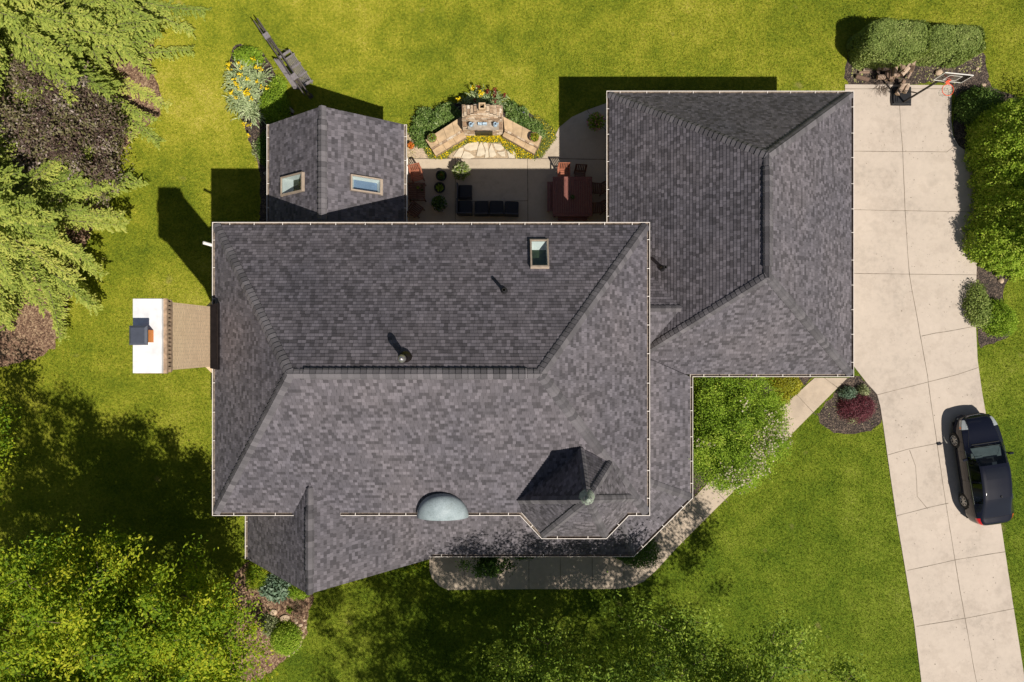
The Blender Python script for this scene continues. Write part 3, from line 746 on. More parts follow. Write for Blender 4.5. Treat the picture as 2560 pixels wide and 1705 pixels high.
for x in (-8.5, -6.5, -2.5, 0, 2.8): window(x, 3.75, 5.1, .9, 1.3, 'n')
for x in (-2.6, .2, 2.6): window(x, 3.75, 1.6, 1.3, 1.5, 'n')
for y in (-3.5, 2.6): window(-10.1, y, 5.1, .9, 1.3, 'w'); window(-10.1, y, 1.7, .9, 1.5, 'w')
for y in (-4, 2.0): window(4.4, y, 5.3, .9, 1.1, 'e')
for x in (6.2, 9.2): window(x, 9.4, 1.7, 1.0, 1.2, 'n')
for y in (4.8, 6.2, 7.4): window(-4.6, y, 1.7, 1.0, 1.6, 'e'); window(-9.2, y, 1.7, 1.0, 1.6, 'w')
for x in (-8.6, -6.8, -5.0): window(x, -8.2, 1.8, 1.0, 1.5, 's')
for y in (1.6, 6.2):
    b = MB(); b.box((12.97, y, 1.15), (.06, 3.6, 2.3)); o = b.build('garage_door', M['white'], parent=house, bevel=.01)
b = MB(); b.box((1.6, -5.73, 1.1), (1.0, .07, 2.2)); b.build('front_door', M['maroon'], parent=house)
# ---- chimney
cx0, cx1, cy0, cy1 = -11.06, -10.30, -.875, 1.175
b = MB(); b.prism([(cx0, cy0), (cx1, cy0), (cx1, cy1), (cx0, cy1)], 6.0, 9.85, uvside=True)
b.prism([(-11.06, -1.25), (-10.11, -1.25), (-10.11, 1.55), (-11.06, 1.55)], -.1, 5.2, uvside=True)
b.add([(-11.06, -1.25, 5.2), (-10.11, -1.25, 5.2), (-10.11, 1.55, 5.2), (-11.06, 1.55, 5.2), (cx0, cy0, 6.0), (-10.11, cy0, 6.0), (-10.11, cy1, 6.0), (cx0, cy1, 6.0)], [(0, 1, 5, 4), (1, 2, 6, 5), (2, 3, 7, 6), (3, 0, 4, 7), (4, 5, 6, 7)])
chim = b.build('chimney', M['brick'], parent=house)
b = MB()
for z0, z1, o in ((9.85, 9.95, .035), (9.95, 10.02, .06), (10.20, 10.30, .085)):
    b.prism([(cx0-o, cy0-o), (cx1+o, cy0-o), (cx1+o, cy1+o), (cx0-o, cy1+o)], z0, z1, uvside=True)
o = .075; b.prism([(cx0, cy0), (cx1, cy0), (cx1, cy1), (cx0, cy1)], 10.02, 10.20)
k = 17      # soldier course of projecting bricks below the crown
for i in range(k):
    y = cy0+(i+.5)*(cy1-cy0)/k
    for x in (cx0-.04, cx1+.04): b.box((x, y, 10.11), (.085, .085, .178))
for i in range(6):
    x = cx0+(i+.5)*(cx1-cx0)/6
    for y in (cy0-.04, cy1+.04): b.box((x, y, 10.11), (.085, .085, .178))
M['corbel'] = simple('weathered_brick', (.36, .25, .17), .9, 0, .4, 7, .4)
b.build('corbel', M['corbel'], parent=chim)
b = MB(); b.prism([(cx0-.10, cy0-.07), (cx1-.01, cy0-.07), (cx1-.01, cy1+.07), (cx0-.10, cy1+.07)], 10.305, 10.40); b.build('crown', M['crown'], parent=chim, bevel=.012)
b = MB(); fxc, fyc = -10.72, .14
b.box((fxc, fyc, 10.55), (.34, .36, .30)); b.build('flue', M['orange_clay'], parent=chim)
b = MB()
c = (-10.76, .165)
b.prism([(c[0]-.26, c[1]-.28), (c[0]+.26, c[1]-.28), (c[0]+.26, c[1]+.28), (c[0]-.26, c[1]+.28)], 10.80, 10.84)
for sx in (-1, 1):
    for sy in (-1, 1): b.box((c[0]+sx*.17, c[1]+sy*.19, 10.74), (.03, .03, .14))
b.add([(c[0]-.26, c[1]-.28, 10.842), (c[0]+.26, c[1]-.28, 10.842), (c[0]+.26, c[1]+.28, 10.842), (c[0]-.26, c[1]+.28, 10.842), (c[0]-.20, c[1]-.22, 10.88), (c[0]+.20, c[1]-.22, 10.88), (c[0]+.20, c[1]+.22, 10.88), (c[0]-.20, c[1]+.22, 10.88)],
      [(0, 1, 5, 4), (1, 2, 6, 5), (2, 3, 7, 6), (3, 0, 4, 7), (4, 5, 6, 7)])
b.build('flue_cap', M['capmetal'], parent=chim)
b = MB()   # dark flashing cricket between chimney and roof
b.add([(-10.295, -.93, 6.7), (-10.295, 1.24, 6.7), (-10.295, -.93, 7.22), (-10.295, 1.24, 7.22), (-10.13, -.99, 6.74), (-10.13, 1.30, 6.74), (-10.13, -.99, 7.02), (-10.13, 1.30, 7.02)],
      [(2, 6, 7, 3), (4, 5, 7, 6), (0, 4, 6, 2), (1, 3, 7, 5)])
b.bar((-10.12, -.99, 7.03), (-10.12, 1.30, 7.03), .03, .03); b.build('flashing', M['darkmetal'], parent=chim)
# ---- eyebrow dome over the front window
b = MB(); ctr = Vector((-2.42, -6.17, 6.42)); n1, n2 = 40, 14; vs = []
for j in range(n2+1):
    t = j/n2*math.pi/2
    for i in range(n1+1):
        a = math.pi*i/n1
        x = math.cos(a); s = math.sin(a)
        vs.append((ctr.x+.90*x*math.sin(t)**.9 if j else ctr.x, ctr.y+.06*s*math.sin(t)+.96*math.cos(t), ctr.z+.10+.78*s*math.sin(t)+.60*math.cos(t)))
b.add(vs, [(j*(n1+1)+i, j*(n1+1)+i+1, (j+1)*(n1+1)+i+1, (j+1)*(n1+1)+i) for j in range(n2) for i in range(n1)])
dome = b.build('dormer_roof', M['copper'], parent=house, smooth=True, ang=80)
b = MB(); b.prism([(ctr.x-.8, -6.0), (ctr.x+.8, -6.0), (ctr.x+.8, -5.6), (ctr.x-.8, -5.6)], 5.0, 6.55); b.build('dormer_wall', M['soffit'], parent=house)
# ---- roof vents
def zN(x, y): return ZE+(my1-y)*(zr-ZE)/(my1-ry)
def zGW(x, y): return ZB+(x-gx0)*(gz-ZB)/(grx-gx0)
def vent(px, py, zf, r, h, mm, capd=False):
    p = W(px, py, 8)
    for _ in range(6): p = W(px, py, zf(p.x, p.y)+h)
    z0 = zf(p.x, p.y); b = MB()
    b.lathe((p.x, p.y, z0), [(r*2.2, -.02), (r*1.9, .06), (r*1.15, .12), (r, .14), (r, h), (r*.78, h), (r*.78, h-.2)], 18)
    o = b.build('vent_pipe', mm, parent=house, smooth=True)
    if capd:
        b = MB(); b.lathe((p.x, p.y, z0+h+.03), [(r*.9, -.06), (r*1.25, -.01), (r*1.25, .04), (r*1.0, .10), (r*.5, .15), (.001, .165)], 18); b.build('vent_cap', M['silver'], parent=o, smooth=True)
    b = MB(); b.box((p.x, p.y, z0-.0), (r*5.5, r*5.5, .02), M=Matrix.Translation((p.x, p.y, z0+.018)) @ Vector((0, 0, 1)).rotation_difference(nN if zf is zN else mW).to_matrix().to_4x4() @ Matrix.Diagonal((r*5.5, r*5.5, .012, 1)) @ Matrix.Diagonal((1, 1, 1, 1)))
    return o
vent(1260, 724, zN, .055, .55, M['black']); vent(1664, 667, zGW, .055, .5, M['black']); vent(1005, 896, zN, .10, .62, M['darkmetal'], True)
# ---- skylights
def skylight(name, c0, uvec, vvec, n, wu, wv, seed=0, curb=.13):
    """c0 centre on the roof plane, u along the eave, v up the slope"""
    u, v = Vector(uvec).normalized(), Vector(vvec).normalized(); c0 = Vector(c0)
    Mx = Matrix((u, v, n)).transposed().to_4x4(); T = Matrix.Translation(c0) @ Mx
    root = bpy.data.objects.new('skylight', None)
    f = MB(); t = .055
    def bx(mb, x, y, z, dx, dy, dz): mb.box(None, (dx, dy, dz), M=T @ Matrix.Translation((x, y, z)))
    for s in (-1, 1): bx(f, s*(wu/2+t/2), 0, curb/2, t, wv+2*t, curb); bx(f, 0, s*(wv/2+t/2), curb/2, wu, t, curb)
    bx(f, 0, -(wv/2+t+.05), .03, wu+2*t+.03, .10, .035)      # flashing apron at the low side
    o = f.build('skylight', M['skyframe'], parent=house)
    p = MB(); q = [T @ Vector((x, y, curb-.03)) for x, y in ((-wu/2, -wv/2), (wu/2, -wv/2), (wu/2, wv/2), (-wu/2, wv/2))]; p.face(q); p.build('pane', M['skyglass'], parent=o)
    s_ = MB()      # plastered light shaft below the pane
    top = [T @ Vector((x, y, curb-.06)) for x, y in ((-wu/2, -wv/2), (wu/2, -wv/2), (wu/2, wv/2), (-wu/2, wv/2))]
    xs = [p_.x for p_ in top]; ys__ = [p_.y for p_ in top]; X0_, X1_, Y0_, Y1_ = min(xs), max(xs), min(ys__), max(ys__); l_, r_, bt_, tp_ = WELL[seed]
    bot = [Vector((X0_+(X1_-X0_)*(l_+(1-l_-r_)*(p_.x-X0_)/(X1_-X0_)), Y0_+(Y1_-Y0_)*(bt_+(1-bt_-tp_)*(p_.y-Y0_)/(Y1_-Y0_)), 0)) for p_ in top]
    pl = top[0].copy(); bot = [Vector((q_.x, q_.y, pl.z-((q_.x-pl.x)*n.x+(q_.y-pl.y)*n.y)/n.z-DEEP[seed])) for q_ in bot]
    for i in range(4): s_.face([top[i], top[(i+1) % 4], bot[(i+1) % 4], bot[i]])
    s_.build('light_shaft', M['white'], parent=o)
    fl = MB(); fl.face([Vector((p_.x, p_.y, p_.z+.01)) for p_ in bot]); fl.build('reflection_sheet', M['reflect%d' % seed], parent=o)  # sheet closing the shaft, coloured with the reflection the pane would show
    return T
M['reflect0'] = simple('reflected_green', (.05, .075, .035), .7, 0, .5, 3); M['reflect1'] = simple('reflected_grey', (.09, .10, .07), .7, 0, .6, 5); M['reflect2'] = simple('reflected_blue', (.20, .26, .38), .7, 0, .1, 3)  # green, grey and blue tints stand in for reflections in the skylight panes
WELL = [(.0, .02, .0, .30), (.45, .02, .0, .14), (.02, .14, .04, .16)]; DEEP = (.30, .28, .25)
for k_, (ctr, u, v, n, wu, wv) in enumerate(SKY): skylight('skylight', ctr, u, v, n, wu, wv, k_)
# white discharge pipe at the west eave and short downspout elbow at the porch corner
b = MB(); p = W(508, 606, 6.0)
b.tube([(-10.25, p.y-.25, 5.1), (-10.55, p.y-.14, 5.6), (p.x, p.y, 6.0)], .06, 12, caps=False); b.tube([(p.x, p.y, 5.995), (p.x+.02, p.y, 5.97)], .045, 12)
b.build('vent_pipe', M['pipe'], parent=house, smooth=True)
b = MB(); b.tube([(-3.33, -8.44, 3.60), (-3.30, -8.62, 3.3), (-3.36, -8.3, 2.9), (-3.4, -8.22, .1)], .045, 8); b.build('downspout', M['gutter'], parent=house, smooth=True)
# ------------------------------------------------------------------ small structures, furniture, car
# ---- outdoor fireplace
fp = thing('outdoor_fireplace', 'stacked tan stone outdoor fireplace with small flue, between two stone benches', 'fireplace', (-1.24, 9.4, 0))
b = MB()
X0, X1, Y0, Y1, YU = -2.12, -.42, 9.16, 9.94, 9.37
rs = random.Random(5)
def stonecourse(b, x0, x1, y0, y1, z0, z1, r):
    """one course of split stones round a rectangular block"""
    for (a, c, ax, s) in ((x0, x1, 'x', y0), (x0, x1, 'x', y1), (y0, y1, 'y', x0), (y0, y1, 'y', x1)):
        t = a
        while t < c-.02:
            l = min(r.uniform(.12, .34), c-t); 
            if c-t-l < .08: l = c-t
            o = r.uniform(-.018, .022); dep = .16; mid = (t+l/2)
            sg = -1 if s in (y0, x0) and ((ax == 'x' and s == y0) or (ax == 'y' and s == x0)) else 1
            if ax == 'x': b.box((mid, s+sg*(o-dep/2), (z0+z1)/2), (l-.012, dep, z1-z0-.010), rnd=r.random())
            else: b.box((s+sg*(o-dep/2), mid, (z0+z1)/2), (dep, l-.012, z1-z0-.010), rnd=r.random())
            t += l
def rndmat(name, stops, rough=.9, bs=14, bmp=.5):
    m, nt, b = mat(name); at = N(nt, 'ShaderNodeAttribute', attribute_name='rnd')
    r = ramp(nt, stops); nt.links.new(at.outputs['Fac'], r.inputs[0])
    nz = noise(nt, gpos(nt), bs, 4, .7); g_ = ramp(nt, [(.3, (.68, .66, .64)), (.7, (1.2, 1.2, 1.2))]); nt.links.new(nz, g_.inputs[0])
    nt.links.new(mixc(nt, 1.0, r.outputs[0], g_.outputs[0], 'MULTIPLY'), b.inputs['Base Color']); b.inputs['Roughness'].default_value = rough
    bump(nt, b, nz, bmp, .02); return m
M['ledge'] = rndmat('ledge_stone', [(0, (.30, .20, .13)), (.4, (.46, .34, .23)), (.75, (.58, .47, .35)), (1, (.68, .60, .50))])
z = 0.0; i = 0
while z < 1.70:
    h = rs.uniform(.065, .11); o = rs.uniform(-.01, .015)
    stonecourse(b, X0-o, X1+o, Y0 if z < 1.22 else YU, Y1, z, z+h, rs); z += h
zt0 = z
for k, (ins, iy0) in enumerate(((.10, .10), (.24, .17), (.38, .23), (.52, .29))):     # stepped shoulders up to the flue
    stonecourse(b, X0+ins, X1-ins, YU+iy0*.55, Y1-.04-.02*k, zt0+k*.075, zt0+(k+1)*.075, rs)
    b.prism([(X0+ins+.1, YU+iy0*.55+.1), (X1-ins-.1, YU+iy0*.55+.1), (X1-ins-.1, Y1-.14), (X0+ins+.1, Y1-.14)], zt0+k*.075, zt0+(k+1)*.075-.02)
# long flat stones covering the top
for k in range(5):
    i0, f0, b0 = (.02, .10, .24, .38, .52)[k], (.02, .10, .17, .23, .29)[k], .03+.02*k; zz = zt0-.01+k*.075
    xa, xb, ya, yb = X0+i0, X1-i0, YU+f0*.55, Y1-b0
    y = ya+.02
    while y < yb-.04:                     # side strips run back to front, the middle rows side to side
        l = rs.uniform(.14, .30); l = min(l, yb-y)
        for xs_ in (xa+.065, xb-.065): b.box((xs_, y+l/2, zz+.012), (.115, l-.014, .03), rz=rs.gauss(0, .02), rnd=rs.random())
        y += l
    y = ya+.05
    while y < yb:
        x = xa+.13
        while x < xb-.14:
            l = min(rs.uniform(.14, .36), xb-.13-x); b.box((x+l/2, y, zz+.010), (l-.012, .085, .03), rz=rs.gauss(0, .02), rnd=rs.random()); x += l
        y += .098
b.prism([(X0+.1, Y0+.1), (X1-.1, Y0+.1), (X1-.1, Y1-.1), (X0+.1, Y1-.1)], 0, 1.24); b.prism([(X0+.02, Y0+.02), (X1-.02, Y0+.02), (X1-.02, YU+.12), (X0+.02, YU+.12)], 1.18, 1.262); b.prism([(X0+.1, YU+.1), (X1-.1, YU+.1), (X1-.1, Y1-.1), (X0+.1, Y1-.1)], 1.23, zt0-.01)
b.build('stonework', M['ledge'], parent=fp)
b = MB(); fxx, fyy = -1.24, 9.72; hz = zt0+.3
for sx, sy, dx, dy in ((-.11, 0, .06, .28), (.11, 0, .06, .28), (0, -.11, .17, .06), (0, .11, .17, .06)): b.box((fxx+sx, fyy+sy, hz+.10), (dx, dy, .24))
b.build('flue', M['slab'], parent=fp, bevel=.01); b = MB(); b.box((fxx, fyy, hz+.0), (.16, .16, .03)); b.build('flue_throat', M['black'], parent=fp)
b = MB(); b.box((-1.23, 9.21, 1.285), (1.34, .36, .07)); b.build('mantel', M['rock'], parent=fp, bevel=.015)
b = MB(); b.box((-1.23, 9.13, .50), (.75, .03, .62)); b.build('firebox', M['black'], parent=fp)
def bench(pts_front, pts_back, label):
    """front seat strip and the wider rear ledge, both of slabs on a stone base"""
    o = thing('stone_bench', label, 'bench', (*((pts_front[0][0]+pts_back[2][0])/2, (pts_front[0][1]+pts_back[2][1])/2), 0), 'stone benches beside the fireplace')
    b = MB(); s = MB(); rr = random.Random(len(label))
    def strip(q, z0, z1, n, mb, base):
        a0, a1, c1, c0 = [Vector(p) for p in q]
        base.prism([tuple(p) for p in (a0+(c0-a0)*.06, a1+(c1-a1)*.06, c1+(a1-c1)*.04, c0+(a0-c0)*.04)], 0, z0-.004)
        for i in range(n):
            t0, t1 = i/n, (i+1)/n-.006
            mb.prism([tuple(p) for p in (a0+(a1-a0)*t0, a0+(a1-a0)*t1, c0+(c1-c0)*t1, c0+(c1-c0)*t0)], z0, z1+rr.uniform(-.006, .006))
    strip(pts_front, .38, .44, 3, s, b); strip(pts_back, .60, .66, 4, s, b)
    b.build('base', M['stone'], parent=o); s.build('slab', M['slab'], parent=o, bevel=.012)
    # broken stone edge between seat and ledge
    e = MB(); a0, a1 = Vector(pts_back[0]), Vector(pts_back[1]); L = (a1-a0).length; t = 0
    while t < L-.1:
        l = rr.uniform(.10, .24); p = a0+(a1-a0)*((t+l/2)/L); dd = a1-a0
        e.box((p.x, p.y, .615), (l-.01, rr.uniform(.05, .09), .13), rz=math.atan2(dd.y, dd.x)+rr.gauss(0, .06), rnd=rr.random()); t += l
    e.build('stone_edge', M['ledge'], parent=o)
    return o
def Q(z, *ps): return [P2(*p, z) for p in ps]
bench(Q(.44, (1089, 388), (1166, 341), (1156, 325), (1078, 370)), Q(.66, (1079, 372), (1158, 325), (1153, 291), (1064, 349)), 'angled two-level sandstone bench to the left of the stone fireplace')
bench(Q(.44, (1256, 339), (1336, 384), (1344, 366), (1264, 324)), Q(.66, (1262, 325), (1345, 368), (1355, 341), (1258, 291)), 'angled two-level sandstone bench to the right of the stone fireplace')
# vases and tile on the mantel
def place(mb, name, mats, loc, rz=0, **kw):
    o = mb.build(name, mats, **kw); o.location = loc; o.rotation_euler = (0, 0, rz); return o
for px, py, lab in ((1177, 311, 'blue and white ceramic jug on the left end of the fireplace mantel'), (1238, 311, 'blue and white ceramic jug on the right end of the fireplace mantel')):
    p = W(px, py, 1.45); b = LB(); b.lathe((0, 0, 0), [(.001, 0), (.075, 0), (.10, .06), (.11, .14), (.075, .21), (.055, .24), (.068, .27), (.052, .265), (.04, .18)], 14)
    b.tube([(.09, 0, .18), (.15, 0, .17), (.15, 0, .08), (.10, 0, .06)], .014, 6)
    place(b, 'jug', M['bluewhite'], (p.x, 9.21, 1.322), .4, smooth=True, label=lab, cat='jug', group='jugs on the mantel')
p = W(1206, 306, 1.4); b = LB()
for i in range(2): b.box((-.10+.2*i, 0, .06), (.18, .10, .12))
place(b, 'tile_box', M['bluewhite'], (p.x, 9.26, 1.322), 0, label='low blue patterned tile box in the middle of the fireplace mantel', cat='box')
# flagstones
fl = [[(1132, 392), (1148, 371), (1160, 368), (1158, 382), (1152, 394)], [(1153, 394), (1161, 377), (1176, 382), (1188, 393), (1176, 397), (1158, 397)],
      [(1158, 366), (1170, 358), (1198, 354), (1194, 374), (1176, 378), (1162, 374)], [(1191, 390), (1196, 366), (1203, 353), (1209, 366), (1214, 386), (1200, 392)],
      [(1205, 352), (1218, 355), (1221, 372), (1222, 394), (1212, 396), (1214, 376)], [(1222, 375), (1228, 358), (1234, 372), (1242, 388), (1232, 394), (1224, 394)],
      [(1232, 358), (1254, 362), (1262, 370), (1250, 377), (1238, 374)], [(1242, 381), (1262, 378), (1264, 392), (1254, 391)], [(1266, 374), (1276, 370), (1286, 380), (1296, 395), (1272, 396)]]
fdesc = ['leftmost pale flagstone in front of the stone fireplace', 'low flat flagstone against the patio edge, second from the left', 'large wide flagstone at the upper left of the paved patch',
         'tall narrow flagstone left of the middle of the paved patch', 'long slanting flagstone in the middle of the paved patch', 'pointed flagstone right of the middle of the paved patch',
         'wide flagstone under the yellow flowers at the upper right of the patch', 'small flagstone by the patio edge right of the pointed one', 'rightmost flagstone in front of the stone fireplace']
for q, lab in zip(fl, fdesc):
    poly = [P2(*p) for p in q]; cx = sum(p[0] for p in poly)/len(poly); cy = sum(p[1] for p in poly)/len(poly)
    b = LB(); b.prism([((x-cx)*.95, (y-cy)*.95) for x, y in poly], 0, .05); place(b, 'flagstone', M['flag'], (cx, cy, .008), bevel=.012, label=lab, cat='flagstone', group='flagstones in front of the fireplace')
b = MB(); b.face([(*p, .010) for p in cat_closed([P2(*p) for p in [(1128, 396), (1150, 366), (1200, 350), (1250, 354), (1280, 366), (1300, 396)]], 4)]); b.build('gravel', M['gravel'] if 'gravel' in M else simple('gravel', (.40, .31, .21), .95, 0, .4, 30, .5, 60), kind='structure')
b = MB(); b.face([(*P2(*p), .011) for p in [(1010, 330), (1040, 335), (1052, 360), (1078, 396), (1010, 396)]]); b.build('gravel', simple('gravel_path', (.46, .36, .26), .95, 0, .35, 18, .5, 60), kind='structure')

# ---- garden swing
sw_c = W(703, 142, 2.2); ax = Vector((-.563, .826, 0)); nx = Vector((.826, .563, 0))
ang = math.atan2(ax.y, ax.x)
swing = thing('garden_swing', 'grey slatted two-seat bench hanging from a dark double-beam timber frame on the lawn', 'swing', (sw_c.x, sw_c.y, 0), rz=ang)
def lp(al, ac, z): return Vector((al, ac, z))     # local: x along beam, y left
b = LB()
for s in (-1, 1): b.box((0, s*.085, 2.2), (3.7, .045, .16))
b.build('beam', M['greydark'], parent=swing)
for x in (-1.02, 1.02): b = LB(); b.box((x, 0, 2.295), (.26, .24, .03)); b.build('cross_plate', M['greywood'], parent=swing)
for x in (-1.02, 1.02):
    b = LB(); b.box((x, 0, 1.1), (.12, .12, 2.2)); b.bar((x, 0, .15), (x+(.75 if x > 0 else -.75), 0, 2.05), .045, .09); b.box((x, 0, .03), (.2, .2, .06)); b.build('post', M['greydark'], parent=swing)
b = LB()
for i in range(8): b.box((0, .03-i*.066, .50), (1.50, .040, .025))
for x in (-.72, -.24, .24, .72): b.box((x, -.22, .475), (.05, .56, .04))
b.build('seat', M['greywood'], parent=swing)
b = LB()
for i in range(5): b.bar((-.78, .17+.045*i, .58+.09*i), (.78, .17+.045*i, .58+.09*i), .07, .02)
for x in (-.72, 0, .72): b.bar((x, .12, .48), (x, .36, .98), .05, .05)
b.build('backrest', M['greywood'], parent=swing)
for x in (-.80, .80):
    b = LB(); b.box((x, -.12, .74), (.11, .62, .03)); b.box((x, -.40, .61), (.06, .06, .24)); b.build('armrest', M['greywood'], parent=swing)
for x in (-.80, .80):
    b = LB()
    for y in (-.38, .20): b.tube([(x, y, .75), (x*.98, 0, 1.55)], .010, 6)
    b.tube([(x*.98, 0, 1.55), (x*.98, 0, 2.15)], .012, 6)
    b.build('chain', M['silver'], parent=swing)

# ---- patio furniture
def slat_chair(name, label, loc, rz, group, wm, arms=True, s=1.0):
    """local +y is the way the sitter faces"""
    c = thing(name, label, 'chair', loc, group, rz)
    b = LB()
    for i in range(6): b.box((0, -.19+i*.08, .43), (.46, .062, .022))
    for x in (-.22, .22): b.box((x, 0, .40), (.035, .44, .05))
    b.build('seat', wm, parent=c)
    b = LB()
    for i in range(6): b.bar((-.19+i*.076, -.21, .47), (-.19+i*.076, -.36, .88), .045, .018)
    b.bar((-.24, -.365, .91), (.24, -.365, .91), .03, .07); b.bar((-.24, -.21, .47), (.24, -.21, .47), .03, .05)
    b.build('backrest', wm, parent=c)
    for x in (-.235, .235):
        b = LB(); b.box((x, .20, .32 if arms else .21), (.045, .045, .64 if arms else .42)); b.build('leg', wm, parent=c)
        b = LB(); b.bar((x, -.20, 0), (x, -.22, .45), .045, .045); b.bar((x, -.22, .45), (x, -.37, .92), .045, .04); b.build('leg', wm, parent=c)
        if arms: b = LB(); b.box((x*1.06, -.02, .65), (.06, .50, .025)); b.build('armrest', wm, parent=c)
    return c
dt = thing('dining_table', 'large square maroon slatted dining table on the shaded patio', 'table', W(1431, 498, 0), None)
b = LB(); T = .86
for i in range(22): b.box((-T+.04+i*(2*T-.08)/21, 0, .735), (.068, 2*T-.10, .03))
b.box((0, T-.025, .733), (2*T, .05, .034)); b.box((0, -T+.025, .733), (2*T, .05, .034)); b.build('tabletop', M['maroon'], parent=dt)
b = LB()
for s in (-1, 1): b.box((0, s*.74, .67), (1.5, .03, .09)); b.box((s*.74, 0, .67), (.03, 1.5, .09))
b.build('apron', M['maroon'], parent=dt)
for sx in (-1, 1):
    for sy in (-1, 1): b = LB(); b.box((sx*.74, sy*.74, .36), (.09, .09, .72)); b.build('leg', M['maroon'], parent=dt)
dt.location = W(1431, 491, .75)*1; dt.location.z = 0.03
zp = .03
def C_at(px, py, z=.5): v = W(px, py, z); return (v.x, v.y, zp)
gch = 'slatted chairs round the dining table'
slat_chair('dining_chair', 'reddish slatted armchair partly in sun at the top left of the dining table', C_at(1409, 434), math.pi, gch, M['teak_red'])
slat_chair('dining_chair', 'dark slatted chair in the shade at the top right of the dining table', C_at(1450, 438), math.pi-.06, gch, M['teak'], False)
slat_chair('dining_chair', 'dark slatted chair on the right side of the dining table, nearer the lawn', C_at(1492, 469), math.pi/2-.08, gch, M['teak'], False)
slat_chair('dining_chair', 'dark slatted chair on the right side of the dining table, nearer the house wall', C_at(1492, 518), math.pi/2+.08, gch, M['teak'], False)
def plank_bench(label, loc, rz, L=1.3):
    c = thing('plank_bench', label, 'bench', loc, 'maroon benches at the dining table', rz); b = LB()
    for i in range(4): b.box((-.135+i*.09, 0, .44), (.08, L, .028))
    b.build('seat', M['maroon'], parent=c)
    for s in (-1, 1):
        for x in (-.12, .12): b = LB(); b.box((x, s*(L/2-.08), .215), (.06, .06, .43)); b.build('leg', M['maroon'], parent=c)
    b = LB(); b.box((0, 0, .25), (.04, L-.2, .05)); b.build('stretcher', M['maroon'], parent=c); return c
plank_bench('dark maroon backless bench along the left side of the dining table', C_at(1378, 491, .44), 0)
plank_bench('dark maroon backless bench tucked under the house side of the dining table', C_at(1431, 541, .44), math.pi/2)
# sectional
def sofa(label, px, py, rz, backs=1, corner=False):
    c = thing('sofa_section', label, 'sofa', C_at(px, py, .42), 'charcoal sofa sections', rz); S_ = .585
    b = LB(); b.box((0, 0, .19), (S_+.03, S_, .16)); b.build('frame', M['sofa_frame'], parent=c, bevel=.02)
    b = LB(); b.box((0, .01, .345), (S_-.02, S_-.03, .13)); b.build('cushion', M['sofa'], parent=c, bevel=.03)
    b = LB(); b.box((0, -S_/2-.035, .46), (S_+.06, .06, .62)); b.build('backrest', M['sofa_frame'], parent=c, bevel=.02)
    if corner: b = LB(); b.box((-S_/2-.05, 0, .46), (.06, S_+.06, .62)); b.build('backrest', M['sofa_frame'], parent=c, bevel=.02)
    for x in (-.27, .27):
        for y in (-.27, .27): b = LB(); b.box((x, y, .055), (.05, .05, .11)); b.build('leg', M['blackmetal'], parent=c)
    return c
sofa('charcoal sofa section at the lawn end of the shorter arm of the L-shaped sofa', 1163, 478, -math.pi/2)
sofa('charcoal corner section of the L-shaped sofa with two backs', 1163, 517, 0, corner=True)
sofa('charcoal sofa section next to the corner of the L-shaped sofa', 1204, 518, 0)
sofa('charcoal sofa section between the free end and the one beside the corner', 1241, 518, .02)
sofa('charcoal sofa section at the free right end of the L-shaped sofa', 1279, 519, -.05)
# small seating group beside the sunroom
gsc = 'slatted armchairs beside the sunroom'
slat_chair('armchair', 'brown slatted armchair with a sunlit top rail above the low wooden table', C_at(1042, 437), math.pi+.25, gsc, M['teak_red'])
slat_chair('armchair', 'dark brown slatted chair turned askew below the low wooden table', C_at(1040, 522), -.62, gsc, M['teak'])
st = thing('side_table', 'low square dark brown slatted table between two slatted chairs', 'table', C_at(1042, 477, .5), None)
b = LB()
for i in range(9): b.box((0, -.32+i*.08, .51), (.74, .068, .022))
b.box((0, 0, .485), (.06, .68, .03)); b.build('tabletop', M['teak'], parent=st)
for sx in (-1, 1):
    for sy in (-1, 1): b = LB(); b.bar((sx*.30, sy*.28, .48), (sx*.34, sy*.36, 0), .05, .05); b.build('leg', M['teak'], parent=st)
b = LB(); b.bar((-.33, -.34, .12), (.33, -.34, .12), .03, .04); b.bar((-.33, .34, .12), (.33, .34, .12), .03, .04); b.bar((0, -.34, .12), (0, .34, .12), .03, .04); b.build('stretcher', M['teak'], parent=st)

# ---- basketball hoop
hoop = thing('basketball_hoop', 'portable basketball hoop with black weighted base and clear white-lined backboard at the driveway end', 'basketball hoop', (17.35, 10.9, 0))
b = LB(); n_ = Vector
prof = [(-.44, .0), (-.42, .12), (-.34, .17)]
b.prism(cat_closed([(-.46, -.1), (-.44, -.36), (-.36, -.40), (.36, -.40), (.42, -.34), (.42, .34), (.34, .42), (-.34, .42), (-.42, .34)], 3), .02, .10)
b.prism(cat_closed([(-.40, -.1), (-.38, -.30), (-.32, -.34), (.32, -.34), (.37, -.28), (.37, .28), (.30, .36), (-.30, .36), (-.37, .28)], 3), .101, .17)
for x in (-.30, -.22): b.box((x, .02, .18), (.025, .60, .03))
b.build('base', M['black'], parent=hoop, bevel=.015); hx, hy = .05, -.28
b = LB(); b.tube([(hx, hy, .12), (hx, hy, 3.15)], .045, 12)
b.tube([(hx-.0, hy, 1.25), (-.28, .22, .16)], .014, 6); b.tube([(hx, hy, 1.25), (.22, .24, .16)], .014, 6)
b.build('pole', M['blackmetal'], parent=hoop, smooth=True)
b = LB()
for s in (-.1, .1):
    b.bar((hx+s, hy, 3.10), (hx+s+.05, hy-.12, 3.25), .025, .04); b.bar((hx+s, hy, 2.75), (hx+s+.05, hy-.12, 3.0), .025, .04)
b.build('mount_bracket', M['blackmetal'], parent=hoop)
bc = Vector((hx+.14, hy-.15, 3.35)); bd = Vector((.995, -.10, 0)).normalized()
